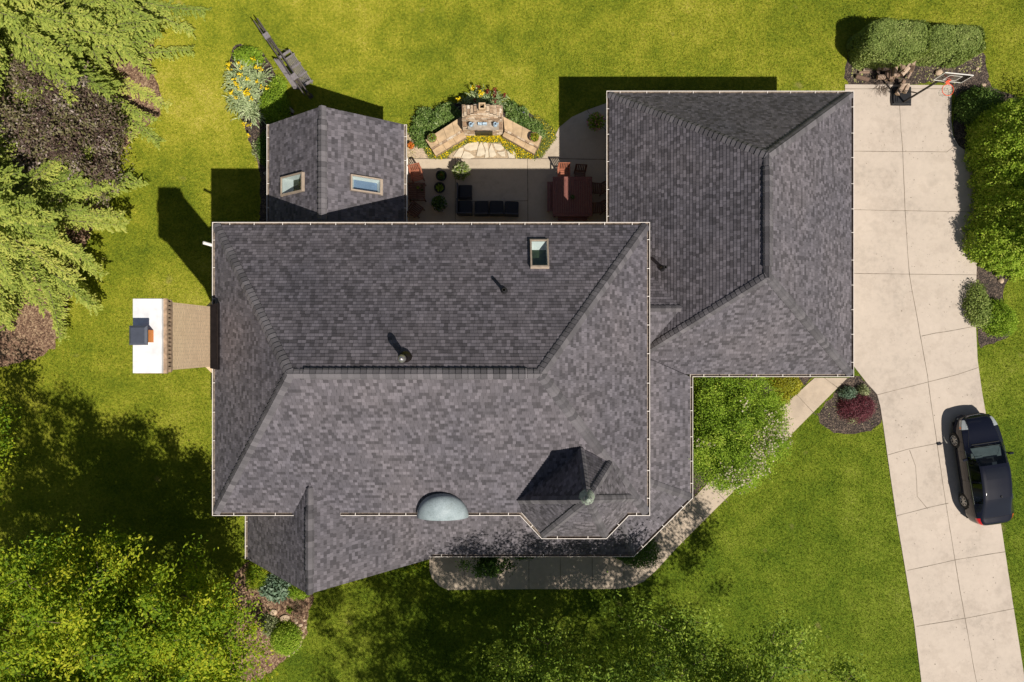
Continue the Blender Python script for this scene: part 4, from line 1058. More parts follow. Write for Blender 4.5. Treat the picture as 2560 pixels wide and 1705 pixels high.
b = LB(); b.bar(bc-bd*.54, bc+bd*.54, .012, .74); bo = b.build('backboard', M['boardglass'], parent=hoop)
b = LB()
for zz in (2.975, 3.725): b.bar(bc-bd*.56+Vector((0, 0, zz-3.35)), bc+bd*.56+Vector((0, 0, zz-3.35)), .03, .03)
for s in (-.555, .555): p_ = bc+bd*s; b.bar(p_-Vector((0, 0, .37)), p_+Vector((0, 0, .37)), .03, .03)
for s in (-.24, .24): p_ = bc+bd*s; b.bar(p_-Vector((0, 0, .25)), p_+Vector((0, 0, .19)), .018, .034)
for zz in (-.25, .19): b.bar(bc-bd*.24+Vector((0, 0, zz)), bc+bd*.24+Vector((0, 0, zz)), .018, .034)
b.build('backboard_lines', M['white'], parent=bo)
rc = Vector((bc.x-.02, bc.y-.37, 3.05))
b = LB(); b.tube([rc+Vector((.23*math.cos(a), .23*math.sin(a), 0)) for a in np.linspace(0, 2*math.pi, 33)], .014, 8, caps=False)
b.box((rc.x, rc.y+.29, 3.03), (.14, .14, .02)); b.box((rc.x, rc.y+.35, 3.08), (.14, .02, .16)); b.build('rim', M['orange'], parent=hoop, smooth=True)
b = LB()
for k in range(12):
    a0 = k*math.pi/6
    for sg in (1, -1):
        b.tube([rc+Vector((r_*math.cos(a0+sg*t), r_*math.sin(a0+sg*t), -h)) for r_, t, h in ((.225, 0, 0), (.19, .26, .13), (.15, .52, .26), (.13, .78, .40))], .006, 4, caps=False)
b.build('net', M['net'], parent=hoop)

# ---- firewood heap: every log a thing
M['log'] = rndmat('split_firewood', [(0, (.14, .09, .065)), (.4, (.28, .19, .14)), (.8, (.45, .34, .26)), (1, (.60, .48, .37))], bs=20, bmp=.8)
M['logend'] = rndmat('log_end', [(0, (.30, .21, .13)), (1, (.46, .33, .22))], bs=20)
rl_ = random.Random(21)
def log(px, py, z, ang, L, r, label, tilt=0, split=False):
    z = z*1.25; r = r*1.18; L = L*1.08; p = W(px, py-4, z); b = LB(); n = 9 if not split else 5
    pts = []; rad_ = [r*rl_.uniform(.85, 1.12) for _ in range(n)]; a0 = rl_.uniform(0, 6)
    def ring(x, k): return [(x, rad_[i]*k*math.cos(a0+2*math.pi*i/n), rad_[i]*k*math.sin(a0+2*math.pi*i/n)) for i in range(n)]
    A, Bm, C = ring(-L/2, 1), ring(0, 1.06), ring(L/2, .95); v = A+Bm+C; rn = rl_.random()
    b.add(v, [(j*n+i, j*n+(i+1) % n, (j+1)*n+(i+1) % n, (j+1)*n+i) for j in range(2) for i in range(n)], rnd=rn)
    b.add(v, [tuple(range(n))[::-1], tuple(2*n+i for i in range(n))], m=1, rnd=rl_.random())
    o = b.build('firewood_log', [M['log'], M['logend']]); o.location = (p.x, p.y, z); o.rotation_euler = (0, tilt, ang)
    return tag(o, label, 'firewood log', 'logs of the firewood heap')
lx = [(2203, 196, .22, 0, .30, .10, 'squared pale grey log flat at the lower left front of the firewood heap'), (2217, 192, .2, 1.45, .42, .06, 'slim grey upright-lying log right of the squared pale log'),
      (2228, 186, .26, 1.5, .5, .065, 'dark brown log lying lengthwise in the front row, third from the left'), (2238, 178, .38, 1.45, .55, .07, 'long grey-brown log lying lengthwise near the heap centre'),
      (2232, 199, .16, 1.2, .25, .07, 'short reddish log end at the front of the heap'), (2246, 156, .5, 1.75, .38, .09, 'pale split log on the top of the firewood heap'),
      (2243, 142, .45, 1.2, .34, .10, 'thick brown log at the hedge side of the heap'), (2268, 150, .42, 1.3, .30, .10, 'round-ended log at the upper right of the heap'),
      (2270, 168, .42, .95, .55, .05, 'long pale splinter of wood slanting across the right of the heap'), (2262, 182, .3, .8, .40, .09, 'wide brown split log right of the heap centre'),
      (2284, 157, .3, 1.2, .36, .10, 'pinkish cut log at the far right of the firewood heap'), (2280, 172, .22, 1.25, .35, .09, 'tan log below the pinkish log at the right edge of the heap'),
      (2275, 188, .16, 1.1, .42, .05, 'thin branchwood piece at the lower right of the heap'), (2210, 158, .3, .5, .35, .10, 'shaded dark log at the upper left of the heap'),
      (2198, 165, .2, 1.6, .45, .08, 'dark log on the shaded left edge of the heap'), (2222, 160, .4, -.6, .34, .09, 'dark log crossing others in the shaded upper middle of the heap'),
      (2232, 148, .4, .3, .32, .08, 'brown log lying crosswise under the hedge edge'), (2256, 169, .4, 1.9, .25, .09, 'small orange-brown log stub in the middle right of the heap'),
      (2216, 174, .2, .1, .36, .09, 'dark log behind the squared pale log'), (2246, 190, .2, .5, .30, .08, 'brown log beside the hoop base')]
for t in lx: log(*t[:6], t[6], tilt=rl_.uniform(-.15, .15), split=rl_.random() < .45)
for t in [(2169, 174, .06, .05, .38, .09, 'mossy grey squared log lying apart, farthest from the driveway'), (2160, 184, .06, 0, .42, .045, 'thin brown log lying apart between two grey ones'),
          (2156, 198, .07, -.25, .55, .08, 'pale bleached log lying apart, nearest the driveway'), (2259, 208, .26, -.35, .12, .075, 'sawn round with its pale end up on the hoop base'),
          (2262, 215, .24, .05, .36, .05, 'grey stick of firewood lying across the hoop base'), (2250, 228, .24, 1.0, .45, .085, 'grey log resting on the black hoop base, nearest the pole'), (2265, 226, .24, 1.1, .34, .08, 'tan split log on the right side of the hoop base')]:
    log(*t[:6], t[6])
b = MB(); rt = random.Random(8)
for i in range(34):
    p = W(rt.uniform(2190, 2225), rt.uniform(212, 220), .05); a = rt.gauss(-1.6, .6); pts = [p]
    for k in range(4):
        a += rt.gauss(0, .35); p = p+Vector((math.cos(a)*.11, math.sin(a)*.11, rt.uniform(-.02, .04))); p.z = max(.035, p.z); pts.append(p)
    b.tube(pts, [.007, .006, .005, .004, .003], 4)
b.build('twig_heap', M['bark'], label='loose heap of thin brown twigs spilling onto the driveway beside the hoop base', cat='twigs', kind='stuff')

# ---- rocks
def rock(px, py, sx, sy, sz, ang, label, mm, group=None, name='rock', z=0, seed=0):
    r = random.Random(int(px*7+py*3+seed)); bm = bmesh.new(); bmesh.ops.create_icosphere(bm, subdivisions=2, radius=1)
    ks = [Vector((r.gauss(0, 1), r.gauss(0, 1), r.gauss(0, 1))).normalized() for _ in range(7)]
    for v in bm.verts:
        d = v.co.normalized(); f = 1
        for kk in ks: f = min(f, .78/max(.05, d.dot(kk))) if d.dot(kk) > .78 else f
        v.co = Vector((d.x*f*sx, d.y*f*sy, d.z*f*sz))
    me = bpy.data.meshes.new(name); bm.to_mesh(me); bm.free(); me.materials.append(mm)
    o = bpy.data.objects.new(name, me); col.objects.link(o); p = W(px, py, 0); o.location = (p.x, p.y, z+sz*.45); o.rotation_euler = (0, 0, ang)
    return tag(o, label, 'rock', group)
rock(2345, 181, .19, .15, .12, .3, 'pale angular boulder in the mulch beside the basketball pole', M['rock_tan'])
rock(2442, 172, .09, .07, .06, 1, 'small pale stone in the mulch right of the backboard', M['rock_tan'])
rock(2458, 212, .12, .09, .06, 0, 'flat pinkish stone at the lawn edge above the round shrub', M['rock_tan'])
rock(2501, 702, .14, .13, .10, -.4, 'square tan stone in the mulch below the tall driveway hedge', M['rock_tan'])
b = LB(); b.box((0, 0, .06), (.34, .13, .14)); place(b, 'stone_block', M['rock'], W(728, 275), math.radians(-40)+0, bevel=.02, label='grey stone block by the dark gable corner near the swing', cat='stone block')
rock(664, 433, .11, .08, .04, 0, 'pale round stone beside the sunroom gutter', M['rock'])
gb = 'border stones of the lower left bed'
for i, (px, py, s, a) in enumerate([(684, 1530, .20, .6), (712, 1545, .24, .2), (741, 1556, .10, 1), (752, 1562, .11, 0), (744, 1572, .10, 2), (756, 1577, .09, .4), (748, 1586, .10, .8), (757, 1592, .09, 1.7), (752, 1603, .08, .3), (750, 1613, .09, 1), (742, 1622, .09, 0), (733, 1630, .10, .5), (722, 1638, .08, 2), (738, 1549, .08, 1.2), (762, 1550, .09, .2), (764, 1567, .08, .9)]):
    labs = ['flat slab stone in the bed at the far left of the border stones', 'biggest flat tan slab in the bed below the front gable', 'small stone at the upper left start of the border row', 'stone in the upper bend of the border row',
            'stone left of the upper bend of the border row', 'stone at the lawn side of the border row, just below the bend', 'middle stone of the upper cluster in the border row', 'lawn-side stone where the border row narrows', 'small stone above the green mound in the border row', 'stone at the right of the bright green mound',
            'stone lower right of the bright green mound', 'stone where the border row turns to the left', 'last stone of the border row toward the tree', 'topmost small stone of the border cluster', 'topmost lawn-side stone of the border cluster', 'outermost stone toward the lawn in the border cluster']
    rock(px, py, s, s*.75, s*.35, a, labs[i], M['rock_tan'], gb)

# ---- car
car = thing('parked_car', 'dark navy sedan with sunroof parked at the right edge of the driveway', 'car', (0, 0, 0), None, 0)
yv = [-2.40, -2.35, -2.22, -2.02, -1.88, -1.12, -.60, .0, .32, .74, 1.18, 1.36, 1.80, 2.15, 2.34, 2.42]
wv_ = [.38, .58, .74, .83, .865, .905, .91, .91, .91, .91, .90, .89, .85, .75, .60, .36]
zb_ = [.74, .86, .92, .95, .96, .955, .945, .93, .925, .915, .90, .88, .82, .74, .66, .58]
zt2 = [.78, .95, 1.05, 1.08, 1.12, 1.35, 1.42, 1.45, 1.42, 1.24, 1.03, .985, .93, .84, .72, .60]
wt_ = [.30, .48, .60, .66, .64, .61, .62, .625, .62, .65, .69, .70, .66, .56, .44, .26]
def cub(xs, ys, x):
    i = min(max(np.searchsorted(xs, x)-1, 0), len(xs)-2); h = xs[i+1]-xs[i]; t = (x-xs[i])/h
    def sl(k):
        if k <= 0 or k >= len(xs)-1: return 0 if 0 < k else (ys[1]-ys[0])/(xs[1]-xs[0])
        a = (ys[k]-ys[k-1])/(xs[k]-xs[k-1]); c = (ys[k+1]-ys[k])/(xs[k+1]-xs[k]); return 0 if a*c <= 0 else 2*a*c/(a+c)
    m0, m1 = sl(i)*h, sl(i+1)*h
    return (2*t**3-3*t*t+1)*ys[i]+(t**3-2*t*t+t)*m0+(-2*t**3+3*t*t)*ys[i+1]+(t**3-t*t)*m1
def car_sec(y):
    w_, zb, zt, wt = cub(yv, wv_, y), cub(yv, zb_, y), cub(yv, zt2, y), cub(yv, wt_, y)
    return [(w_*.93, .20), (w_*.985, .30), (w_, .52), (w_*.99, zb-.14), (w_*.955, zb), (wt+.02, zt-.055), (wt*.86, zt-.016), (wt*.45, zt-.002), (0, zt+.004)]
NV = 8*5
ys_ = np.linspace(-2.40, 2.42, 150)
def cs(P, v):
    i = min(int(v), len(P)-2); t = v-i; g_ = lambda k: P[min(max(k, 0), len(P)-1)]
    if i in (4,) : # straight glass side
        a, c = g_(4), g_(5); return (a[0]+(c[0]-a[0])*t, a[1]+(c[1]-a[1])*t)
    p0, p1, p2, p3 = g_(i-1), g_(i), g_(i+1), g_(i+2)
    if i == 7: p3 = (-p1[0], p1[1])
    if i == 5: p0 = p1
    if i == 3: p3 = p2
    return tuple(.5*((2*p1[k])+(-p0[k]+p2[k])*t+(2*p0[k]-5*p1[k]+4*p2[k]-p3[k])*t*t+(-p0[k]+3*p1[k]-3*p2[k]+p3[k])*t**3) for k in (0, 1))
vv = [i/5 for i in range(NV+1)]
grid = []
for y in ys_:
    S_ = car_sec(y); half = [cs(S_, v) for v in vv]
    row = [(-x, z_) for x, z_ in half]+[(x, z_) for x, z_ in half[:-1][::-1]]
    grid.append([(x, y, z_) for x, z_ in row])
nr = len(grid[0]); parts = {}
def cls(y, v, x, z_):
    for wy in (1.36, -1.34):
        if v < 3 and math.hypot(y-wy, z_-.32) < .375: return None
    if v > 5.25 and .34 < y < 1.17 and abs(x) < .70: return 'windscreen'
    if v > 5.25 and -1.94 < y < -1.14 and abs(x) < .66: return 'rear_window'
    if 4.12 < v < 4.93:
        if -1.30 < y < .88 and not (-.40 < y < -.32) and not (-1.06 < y < -1.0):
            return ('side_window', 1 if x > 0 else -1)
    if v > 6.0 and -.28 < y < .22 and abs(x) < .42: return 'sunroof'
    if y > 1.86 and v > 3.15 and abs(x) > .56 and v < 6 and y < 2.26: return ('headlight', 1 if x > 0 else -1)
    if y < -1.98 and 3.1 < v < 4.7 and abs(x) > .42: return ('tail_light', 1 if x > 0 else -1)
    return 'body'
for i in range(len(grid)-1):
    for j in range(nr-1):
        vmid = vv[min(j, 2*NV-1-j)]+.1
        a, c, d, e = grid[i][j], grid[i][j+1], grid[i+1][j+1], grid[i+1][j]
        ym = (a[1]+d[1])/2; xm = (a[0]+d[0])/2; zm = (a[2]+c[2]+d[2]+e[2])/4
        k = cls(ym, vmid, xm, zm)
        if k: parts.setdefault(k, []).append((a, c, d, e))
def cmat(name, c, **kw):
    m, nt, b = mat(name); b.inputs['Base Color'].default_value = (*c, 1)
    for k, v in kw.items(): b.inputs[k].default_value = v
    return m
M['paint'] = cmat('navy_car_paint', (.005, .006, .014), Roughness=.45, **{'Coat Weight': 1.0, 'Coat Roughness': .02, 'Specular IOR Level': .05})
M['headlamp'] = cmat('lamp_lens', (.36, .39, .41), Roughness=.12, **{'Coat Weight': 1.0})
M['tail'] = cmat('red_lens', (.55, .012, .01), Roughness=.12, **{'Coat Weight': 1.0})
M['amber'] = cmat('amber_lens', (.85, .22, .04), Roughness=.2, **{'Coat Weight': 1.0})
M['sunroofglass'] = cmat('dark_roof_glass', (.008, .009, .014), Roughness=.05, **{'Coat Weight': 1.0})
M['chrome'] = cmat('bright_trim', (.55, .55, .56), Roughness=.2, Metallic=1.0)
M['interior'] = simple('car_interior', (.17, .19, .185), .8)
M['interior_dark'] = simple('car_seat_fabric', (.035, .04, .05), .8)
matof = {'body': 'paint', 'windscreen': 'carglass', 'rear_window': 'sunroofglass', 'sunroof': 'sunroofglass', 'side_window': 'carglass', 'headlight': 'headlamp', 'tail_light': 'tail'}
for k, fs in parts.items():
    nm = k if isinstance(k, str) else k[0]; idx = {}; vs = []; F = []
    for q in fs:
        f = []
        for p in q:
            if p not in idx: idx[p] = len(vs); vs.append(p)
            f.append(idx[p])
        if len(set(f)) >= 3: F.append(tuple(dict.fromkeys(f)))
    b = LB(); b.add(vs, F); o = b.build(nm, M[matof[nm]], parent=car, smooth=True, ang=60)
    if nm == 'body': body = o
    if nm == 'sunroof': o.location.z = .003
b = LB()
b.box((0, 0, .24), (1.6, 4.3, .06)); b.box((0, 0, .45), (1.5, 2.6, .05)); b.box((0, 1.6, .6), (1.3, .9, .1))
for wy in (1.36, -1.34):
    for s in (-1, 1): b.box((s*.62, wy, .50), (.36, .78, .5))
b.build('underbody', M['rubber'], parent=car)
b = LB(); b.box((0, .84, .93), (1.32, .44, .06)); b.box((0, .60, .86), (1.36, .10, .14)); b.box((-.36, .62, .96), (.36, .14, .05)); b.build('dashboard', M['interior'], parent=car, bevel=.02)
b = LB(); b.tube([(-.36+.18*math.cos(a), .42+.07*math.sin(a), .86+.17*math.sin(a)) for a in np.linspace(0, 2*math.pi, 20)], .018, 6, caps=False); b.bar((-.36, .42, .86), (-.36, .60, .90), .05, .05); b.build('steering_wheel', M['interior_dark'], parent=car)
for s in (-1, 1):
    b = LB(); b.box((s*.36, .02, .60), (.50, .50, .16)); b.bar((s*.36, -.22, .62), (s*.36, -.42, 1.14), .48, .12); b.box((s*.36, -.45, 1.23), (.24, .09, .16)); b.build('seat', M['interior_dark'], parent=car, bevel=.03)
b = LB(); b.box((0, -.92, .60), (1.25, .5, .16)); b.bar((0, -1.12, .62), (0, -1.34, 1.08), 1.22, .12); b.build('rear_seat', M['interior_dark'], parent=car, bevel=.03)
b = LB(); b.box((0, -1.50, .98), (1.1, .40, .03)); b.build('parcel_shelf', M['interior_dark'], parent=car)
def side_pt(y, v, sgn, off=.004):
    S_ = car_sec(y); x, z_ = cs(S_, v); return Vector((sgn*(x+off), y, z_))
for s in (-1, 1):
    b = LB(); b.bar(side_pt(.68, 4.1, s), side_pt(.62, 4.1, s)+Vector((s*.12, 0, .05)), .05, .05)
    m_ = side_pt(.66, 4.1, s)+Vector((s*.16, -.03, .08)); b.box(m_, (.20, .10, .13)); b.build('wing_mirror', M['paint'], parent=car, bevel=.03)
    b = LB()
    for y in (.42, .58, -.55, -.70): pass
    for y in (-.22, -1.08):
        b.bar(side_pt(y-.08, 3.6, s, .012), side_pt(y+.08, 3.6, s, .012), .02, .025)
    b.build('door_handle', M['paint'], parent=car)
    b = LB()
    for y0 in (.92, -.36, -1.25): b.tube([side_pt(y0+dy*.0, v, s, .002) for dy, v in ((0, .6), (0, 1.5), (0, 2.5), (0, 3.4), (0, 4.0))], .006, 4)
    b.tube([side_pt(y, 1.2, s, .006) for y in np.linspace(-.9, .95, 12)], .014, 5); b.build('door_seam', M['rubber'], parent=car)
    b = LB(); b.tube([side_pt(y, 4.08, s, .006) for y in np.linspace(-1.35, .98, 20)], .011, 5); b.build('window_trim', M['chrome'], parent=car)
    b = LB(); ps = [side_pt(y, v, s, .006) for y in (1.90, 2.0) for v in (3.3, 3.9)]; b.face([ps[0], ps[1], ps[3], ps[2]]); b.build('indicator', M['amber'], parent=car)
    for wy in (1.36, -1.34):
        b = LB(); cx = s*.80
        prof_ = [(.22, -.095), (.29, -.105), (.325, -.085), (.335, 0), (.325, .085), (.29, .105), (.22, .095)]
        n = 28; vs = []; fs = []
        for r_, o_ in prof_:
            for k in range(n): a = 2*math.pi*k/n; vs.append((cx+o_, wy+r_*math.cos(a), .335+r_*math.sin(a)))
        fs = [(i*n+k, i*n+(k+1) % n, (i+1)*n+(k+1) % n, (i+1)*n+k) for i in range(6) for k in range(n)]
        b.add(vs, fs); ty = b.build('wheel', M['rubber'], parent=car, smooth=True)
        b = LB(); xo = cx+s*.088
        b.tube([(xo, wy+.215*math.cos(a), .335+.215*math.sin(a)) for a in np.linspace(0, 2*math.pi, 29)], .014, 6, caps=False)
        for k in range(7):
            a = k*2*math.pi/7+.2; b.bar((xo, wy+.04*math.cos(a), .335+.04*math.sin(a)), (xo-s*.01, wy+.21*math.cos(a), .335+.21*math.sin(a)), .03, .055)
        b.tube([(xo-s*.02, wy, .335), (xo+s*.012, wy, .335)], .055, 12); b.build('rim', M['rim'], parent=ty)
        b = LB(); b.tube([(cx+s*.02, wy, .335), (cx+s*.03, wy, .335)], .215, 20); b.build('brake_disc', M['blackmetal'], parent=ty)
def top_pt(y, x, off=.004):
    S_ = car_sec(y); best = min((abs(cs(S_, v)[0]-abs(x)), v) for v in np.linspace(4.5, 8, 60))[1]; return Vector((x, y, cs(S_, best)[1]+off))
b = LB(); b.tube([top_pt(1.21, x, .006) for x in np.linspace(-.60, .60, 12)], .022, 5); b.build('cowl', M['rubber'], parent=car)
for x0, x1 in ((-.52, .08), (.05, .60)): b = LB(); b.tube([top_pt(1.15, x0, .02), top_pt(1.08, (x0+x1)/2, .025), top_pt(1.03, x1, .022)], .009, 5); b.build('wiper', M['rubber'], parent=car)
b = LB(); b.tube([top_pt(-2.0, x, .003) for x in np.linspace(-.60, .60, 14)], .006, 4)
for s in (-1, 1): b.tube([top_pt(y, s*cub([1.1, 2.3], [.72, .52], y), .003) for y in np.linspace(1.12, 2.28, 12)], .005, 4)
b.tube([top_pt(2.30, x, .003) for x in np.linspace(-.50, .50, 10)], .005, 4); b.build('panel_seam', M['rubber'], parent=car)
b = LB(); b.bar(top_pt(-1.02, .10, .015), top_pt(-1.10, .10, .04), .05, .03); b.build('antenna', M['black'], parent=car)
b = LB(); b.box((0, 2.385, .50), (.9, .03, .13)); b.build('grille', M['blackmetal'], parent=car, bevel=.01)
b = LB(); b.tube([Vector((x, 2.40-.30*abs(x)**2.2, .63)) for x in np.linspace(-.55, .55, 14)], .014, 5); b.build('bumper_trim', M['chrome'], parent=car)
for s in (-1, 1): b = LB(); b.tube([(s*.62, 2.25, .42), (s*.62, 2.31, .42)], .055, 12); b.build('fog_light', M['headlamp'], parent=car)
b = LB(); b.box((0, -2.41, .62), (.32, .02, .16)); b.build('number_plate', M['white'], parent=car)
fl_, rl__ = W(2383, 1100, .3), W(2406, 1251, .3)
hd = (fl_-rl__); hd.z = 0; hd.normalize(); sd = Vector((hd.y, -hd.x, 0))
mid_ = (fl_+rl__)/2+sd*.89
car.location = (mid_.x-hd.x*.01, mid_.y-hd.y*.01, .03); car.rotation_euler = (0, 0, math.atan2(hd.y, hd.x)-math.pi/2)
# ---- little things
for px, py, lab in ((1092, 290, 'small round black garden light in the bed left of the fireplace'), (1309, 279, 'small round black garden light in the bed right of the fireplace')):
    p = W(px, py, .3); b = LB(); b.lathe((0, 0, 0), [(.012, 0), (.012, .28), (.06, .29), (.075, .32), (.04, .36), (.001, .37)], 12)
    place(b, 'garden_light', M['capmetal'], (p.x, p.y, 0), smooth=True, label=lab, cat='garden light', group='garden lights by the fireplace')
# ------------------------------------------------------------------ vegetation
def leaves(name, P, D, Nn, L, Wd, m, parent=None, rnd=None, loc=None, fold=.25, **kw):
    """many folded leaf-shaped faces: centre P, long axis D, normal Nn"""
    P, D, Nn = np.asarray(P, float), np.asarray(D, float), np.asarray(Nn, float); n = len(P)
    D /= np.linalg.norm(D, axis=1, keepdims=True)+1e-9
    S_ = np.cross(Nn, D); S_ /= np.linalg.norm(S_, axis=1, keepdims=True)+1e-9; Nn = np.cross(D, S_)
    L = (np.zeros(n)+L)[:, None]; Wd = (np.zeros(n)+Wd)[:, None]
    v = np.stack([P-D*L/2, P-S_*Wd/2+Nn*Wd*fold, P+D*L/2, P+S_*Wd/2+Nn*Wd*fold], 1)
    o0 = Vector((0, 0, 0))
    if parent is not None: o0 = parent_loc(parent)
    elif loc is not None: o0 = Vector(loc)
    v = v-np.array(o0)
    me = bpy.data.meshes.new(name); me.vertices.add(4*n); me.vertices.foreach_set('co', v.reshape(-1))
    me.loops.add(4*n); me.loops.foreach_set('vertex_index', np.arange(4*n, dtype=np.int32))
    me.polygons.add(n); me.polygons.foreach_set('loop_start', np.arange(0, 4*n, 4, dtype=np.int32))
    me.update(calc_edges=True)
    at = me.attributes.new('rnd', 'FLOAT', 'FACE')
    at.data.foreach_set('value', (rng.random(n) if rnd is None else np.clip(rnd, 0, 1)).astype(np.float32))
    me.materials.append(m); o = bpy.data.objects.new(name, me); col.objects.link(o)
    if parent is not None: o.parent = parent
    elif loc is not None: o.location = loc
    return tag(o, **kw)
def rdir(n, up=0.0, sd=1.0):
    d = rng.normal(0, sd, (n, 3)); d[:, 2] += up; return d/np.linalg.norm(d, axis=1, keepdims=True)
L_ = {}
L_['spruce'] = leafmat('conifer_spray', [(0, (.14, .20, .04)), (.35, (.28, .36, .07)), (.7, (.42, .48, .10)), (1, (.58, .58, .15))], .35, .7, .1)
L_['maple'] = leafmat('dark_maple_leaf', [(0, (.06, .036, .028)), (.40, (.15, .10, .085)), (.60, (.16, .16, .05)), (.85, (.27, .21, .18)), (1, (.42, .35, .32))], .15, .55, .3)
L_['oak'] = leafmat('bright_green_leaf', [(0, (.08, .16, .014)), (.35, (.20, .32, .02)), (.7, (.38, .47, .028)), (1, (.62, .62, .05))], .45, .6, .15)
L_['oak2'] = leafmat('soft_green_leaf', [(0, (.07, .13, .015)), (.4, (.17, .27, .03)), (.75, (.29, .40, .05)), (1, (.42, .52, .08))], .38, .6, .15)
L_['hedge'] = leafmat('hedge_leaf', [(0, (.12, .17, .04)), (.4, (.23, .31, .075)), (.8, (.36, .43, .13)), (1, (.52, .56, .22))], .3, .65, .15)
L_['bright'] = leafmat('shrub_leaf', [(0, (.11, .20, .018)), (.4, (.24, .38, .03)), (.8, (.38, .52, .055)), (1, (.54, .62, .10))], .38, .6, .15)
L_['deep'] = leafmat('deep_green_leaf', [(0, (.035, .085, .012)), (.5, (.09, .17, .028)), (1, (.19, .29, .06))], .3, .55, .2)
L_['gold'] = leafmat('golden_leaf', [(0, (.20, .22, .012)), (.5, (.36, .36, .02)), (1, (.55, .50, .05))], .3, .5, .3)
L_['iris'] = leafmat('iris_blade', [(0, (.14, .21, .08)), (.5, (.36, .44, .22)), (1, (.60, .66, .40))], .2, .5, .3)
L_['blossom'] = leafmat('pale_blossom', [(0, (.30, .32, .16)), (.5, (.50, .43, .32)), (1, (.72, .62, .52))], .3, .6, .2)
L_['yellow'] = leafmat('yellow_petal', [(0, (.80, .52, .0)), (1, (.98, .80, .03))], .2, .5, .2)
L_['crimson'] = leafmat('crimson_petal', [(0, (.10, .008, .012)), (1, (.30, .03, .03))], .2, .5, .2)
L_['orange'] = leafmat('orange_petal', [(0, (.65, .12, .02)), (1, (.85, .32, .06))], .2, .5, .2)
L_['pink'] = leafmat('pink_petal', [(0, (.62, .12, .28)), (1, (.85, .38, .50))], .2, .5, .2)
L_['lilac'] = leafmat('lilac_petal', [(0, (.32, .26, .55)), (1, (.60, .55, .80))], .2, .5, .2)
L_['redleaf'] = leafmat('red_laceleaf', [(0, (.05, .014, .02)), (.5, (.15, .035, .05)), (1, (.28, .09, .11))], .25, .5, .3)
L_['blueleaf'] = leafmat('blue_green_leaf', [(0, (.07, .13, .08)), (.5, (.16, .24, .16)), (1, (.28, .36, .26))], .2, .5, .3)
L_['variegated'] = leafmat('cream_edged_leaf', [(0, (.16, .22, .08)), (.5, (.32, .36, .18)), (1, (.55, .55, .32))], .25, .5, .3)
L_['litter'] = leafmat('fallen_leaf', [(0, (.35, .30, .16)), (.6, (.34, .38, .10)), (1, (.60, .55, .35))], .1, .8, .1)

scatter_chips('leaf_litter', [(2128, 140, 2160, 206), (2290, 140, 2400, 208), (2400, 130, 2455, 180), (2130, 150, 2400, 212)], L_['litter'], 420, .028, 4, 'scattered pale fallen leaves on the dark mulch below the hedge', 'leaf litter')
scatter_chips('debris', [(2140, 220, 2370, 400), (2140, 380, 2420, 680), (2230, 700, 2430, 900), (2230, 960, 2450, 1400), (2300, 1400, 2500, 1700)], simple('driveway_debris', (.12, .09, .06), .9), 260, .016, 6, 'small dark twigs and leaf bits scattered on the driveway', 'debris').location.z = .022
scatter_chips('leaf_litter', [(2060, 1000, 2190, 1075)], L_['litter'], 60, .018, 5, 'pale flakes on the round mulch bed of the red-leaved shrub', 'leaf litter')

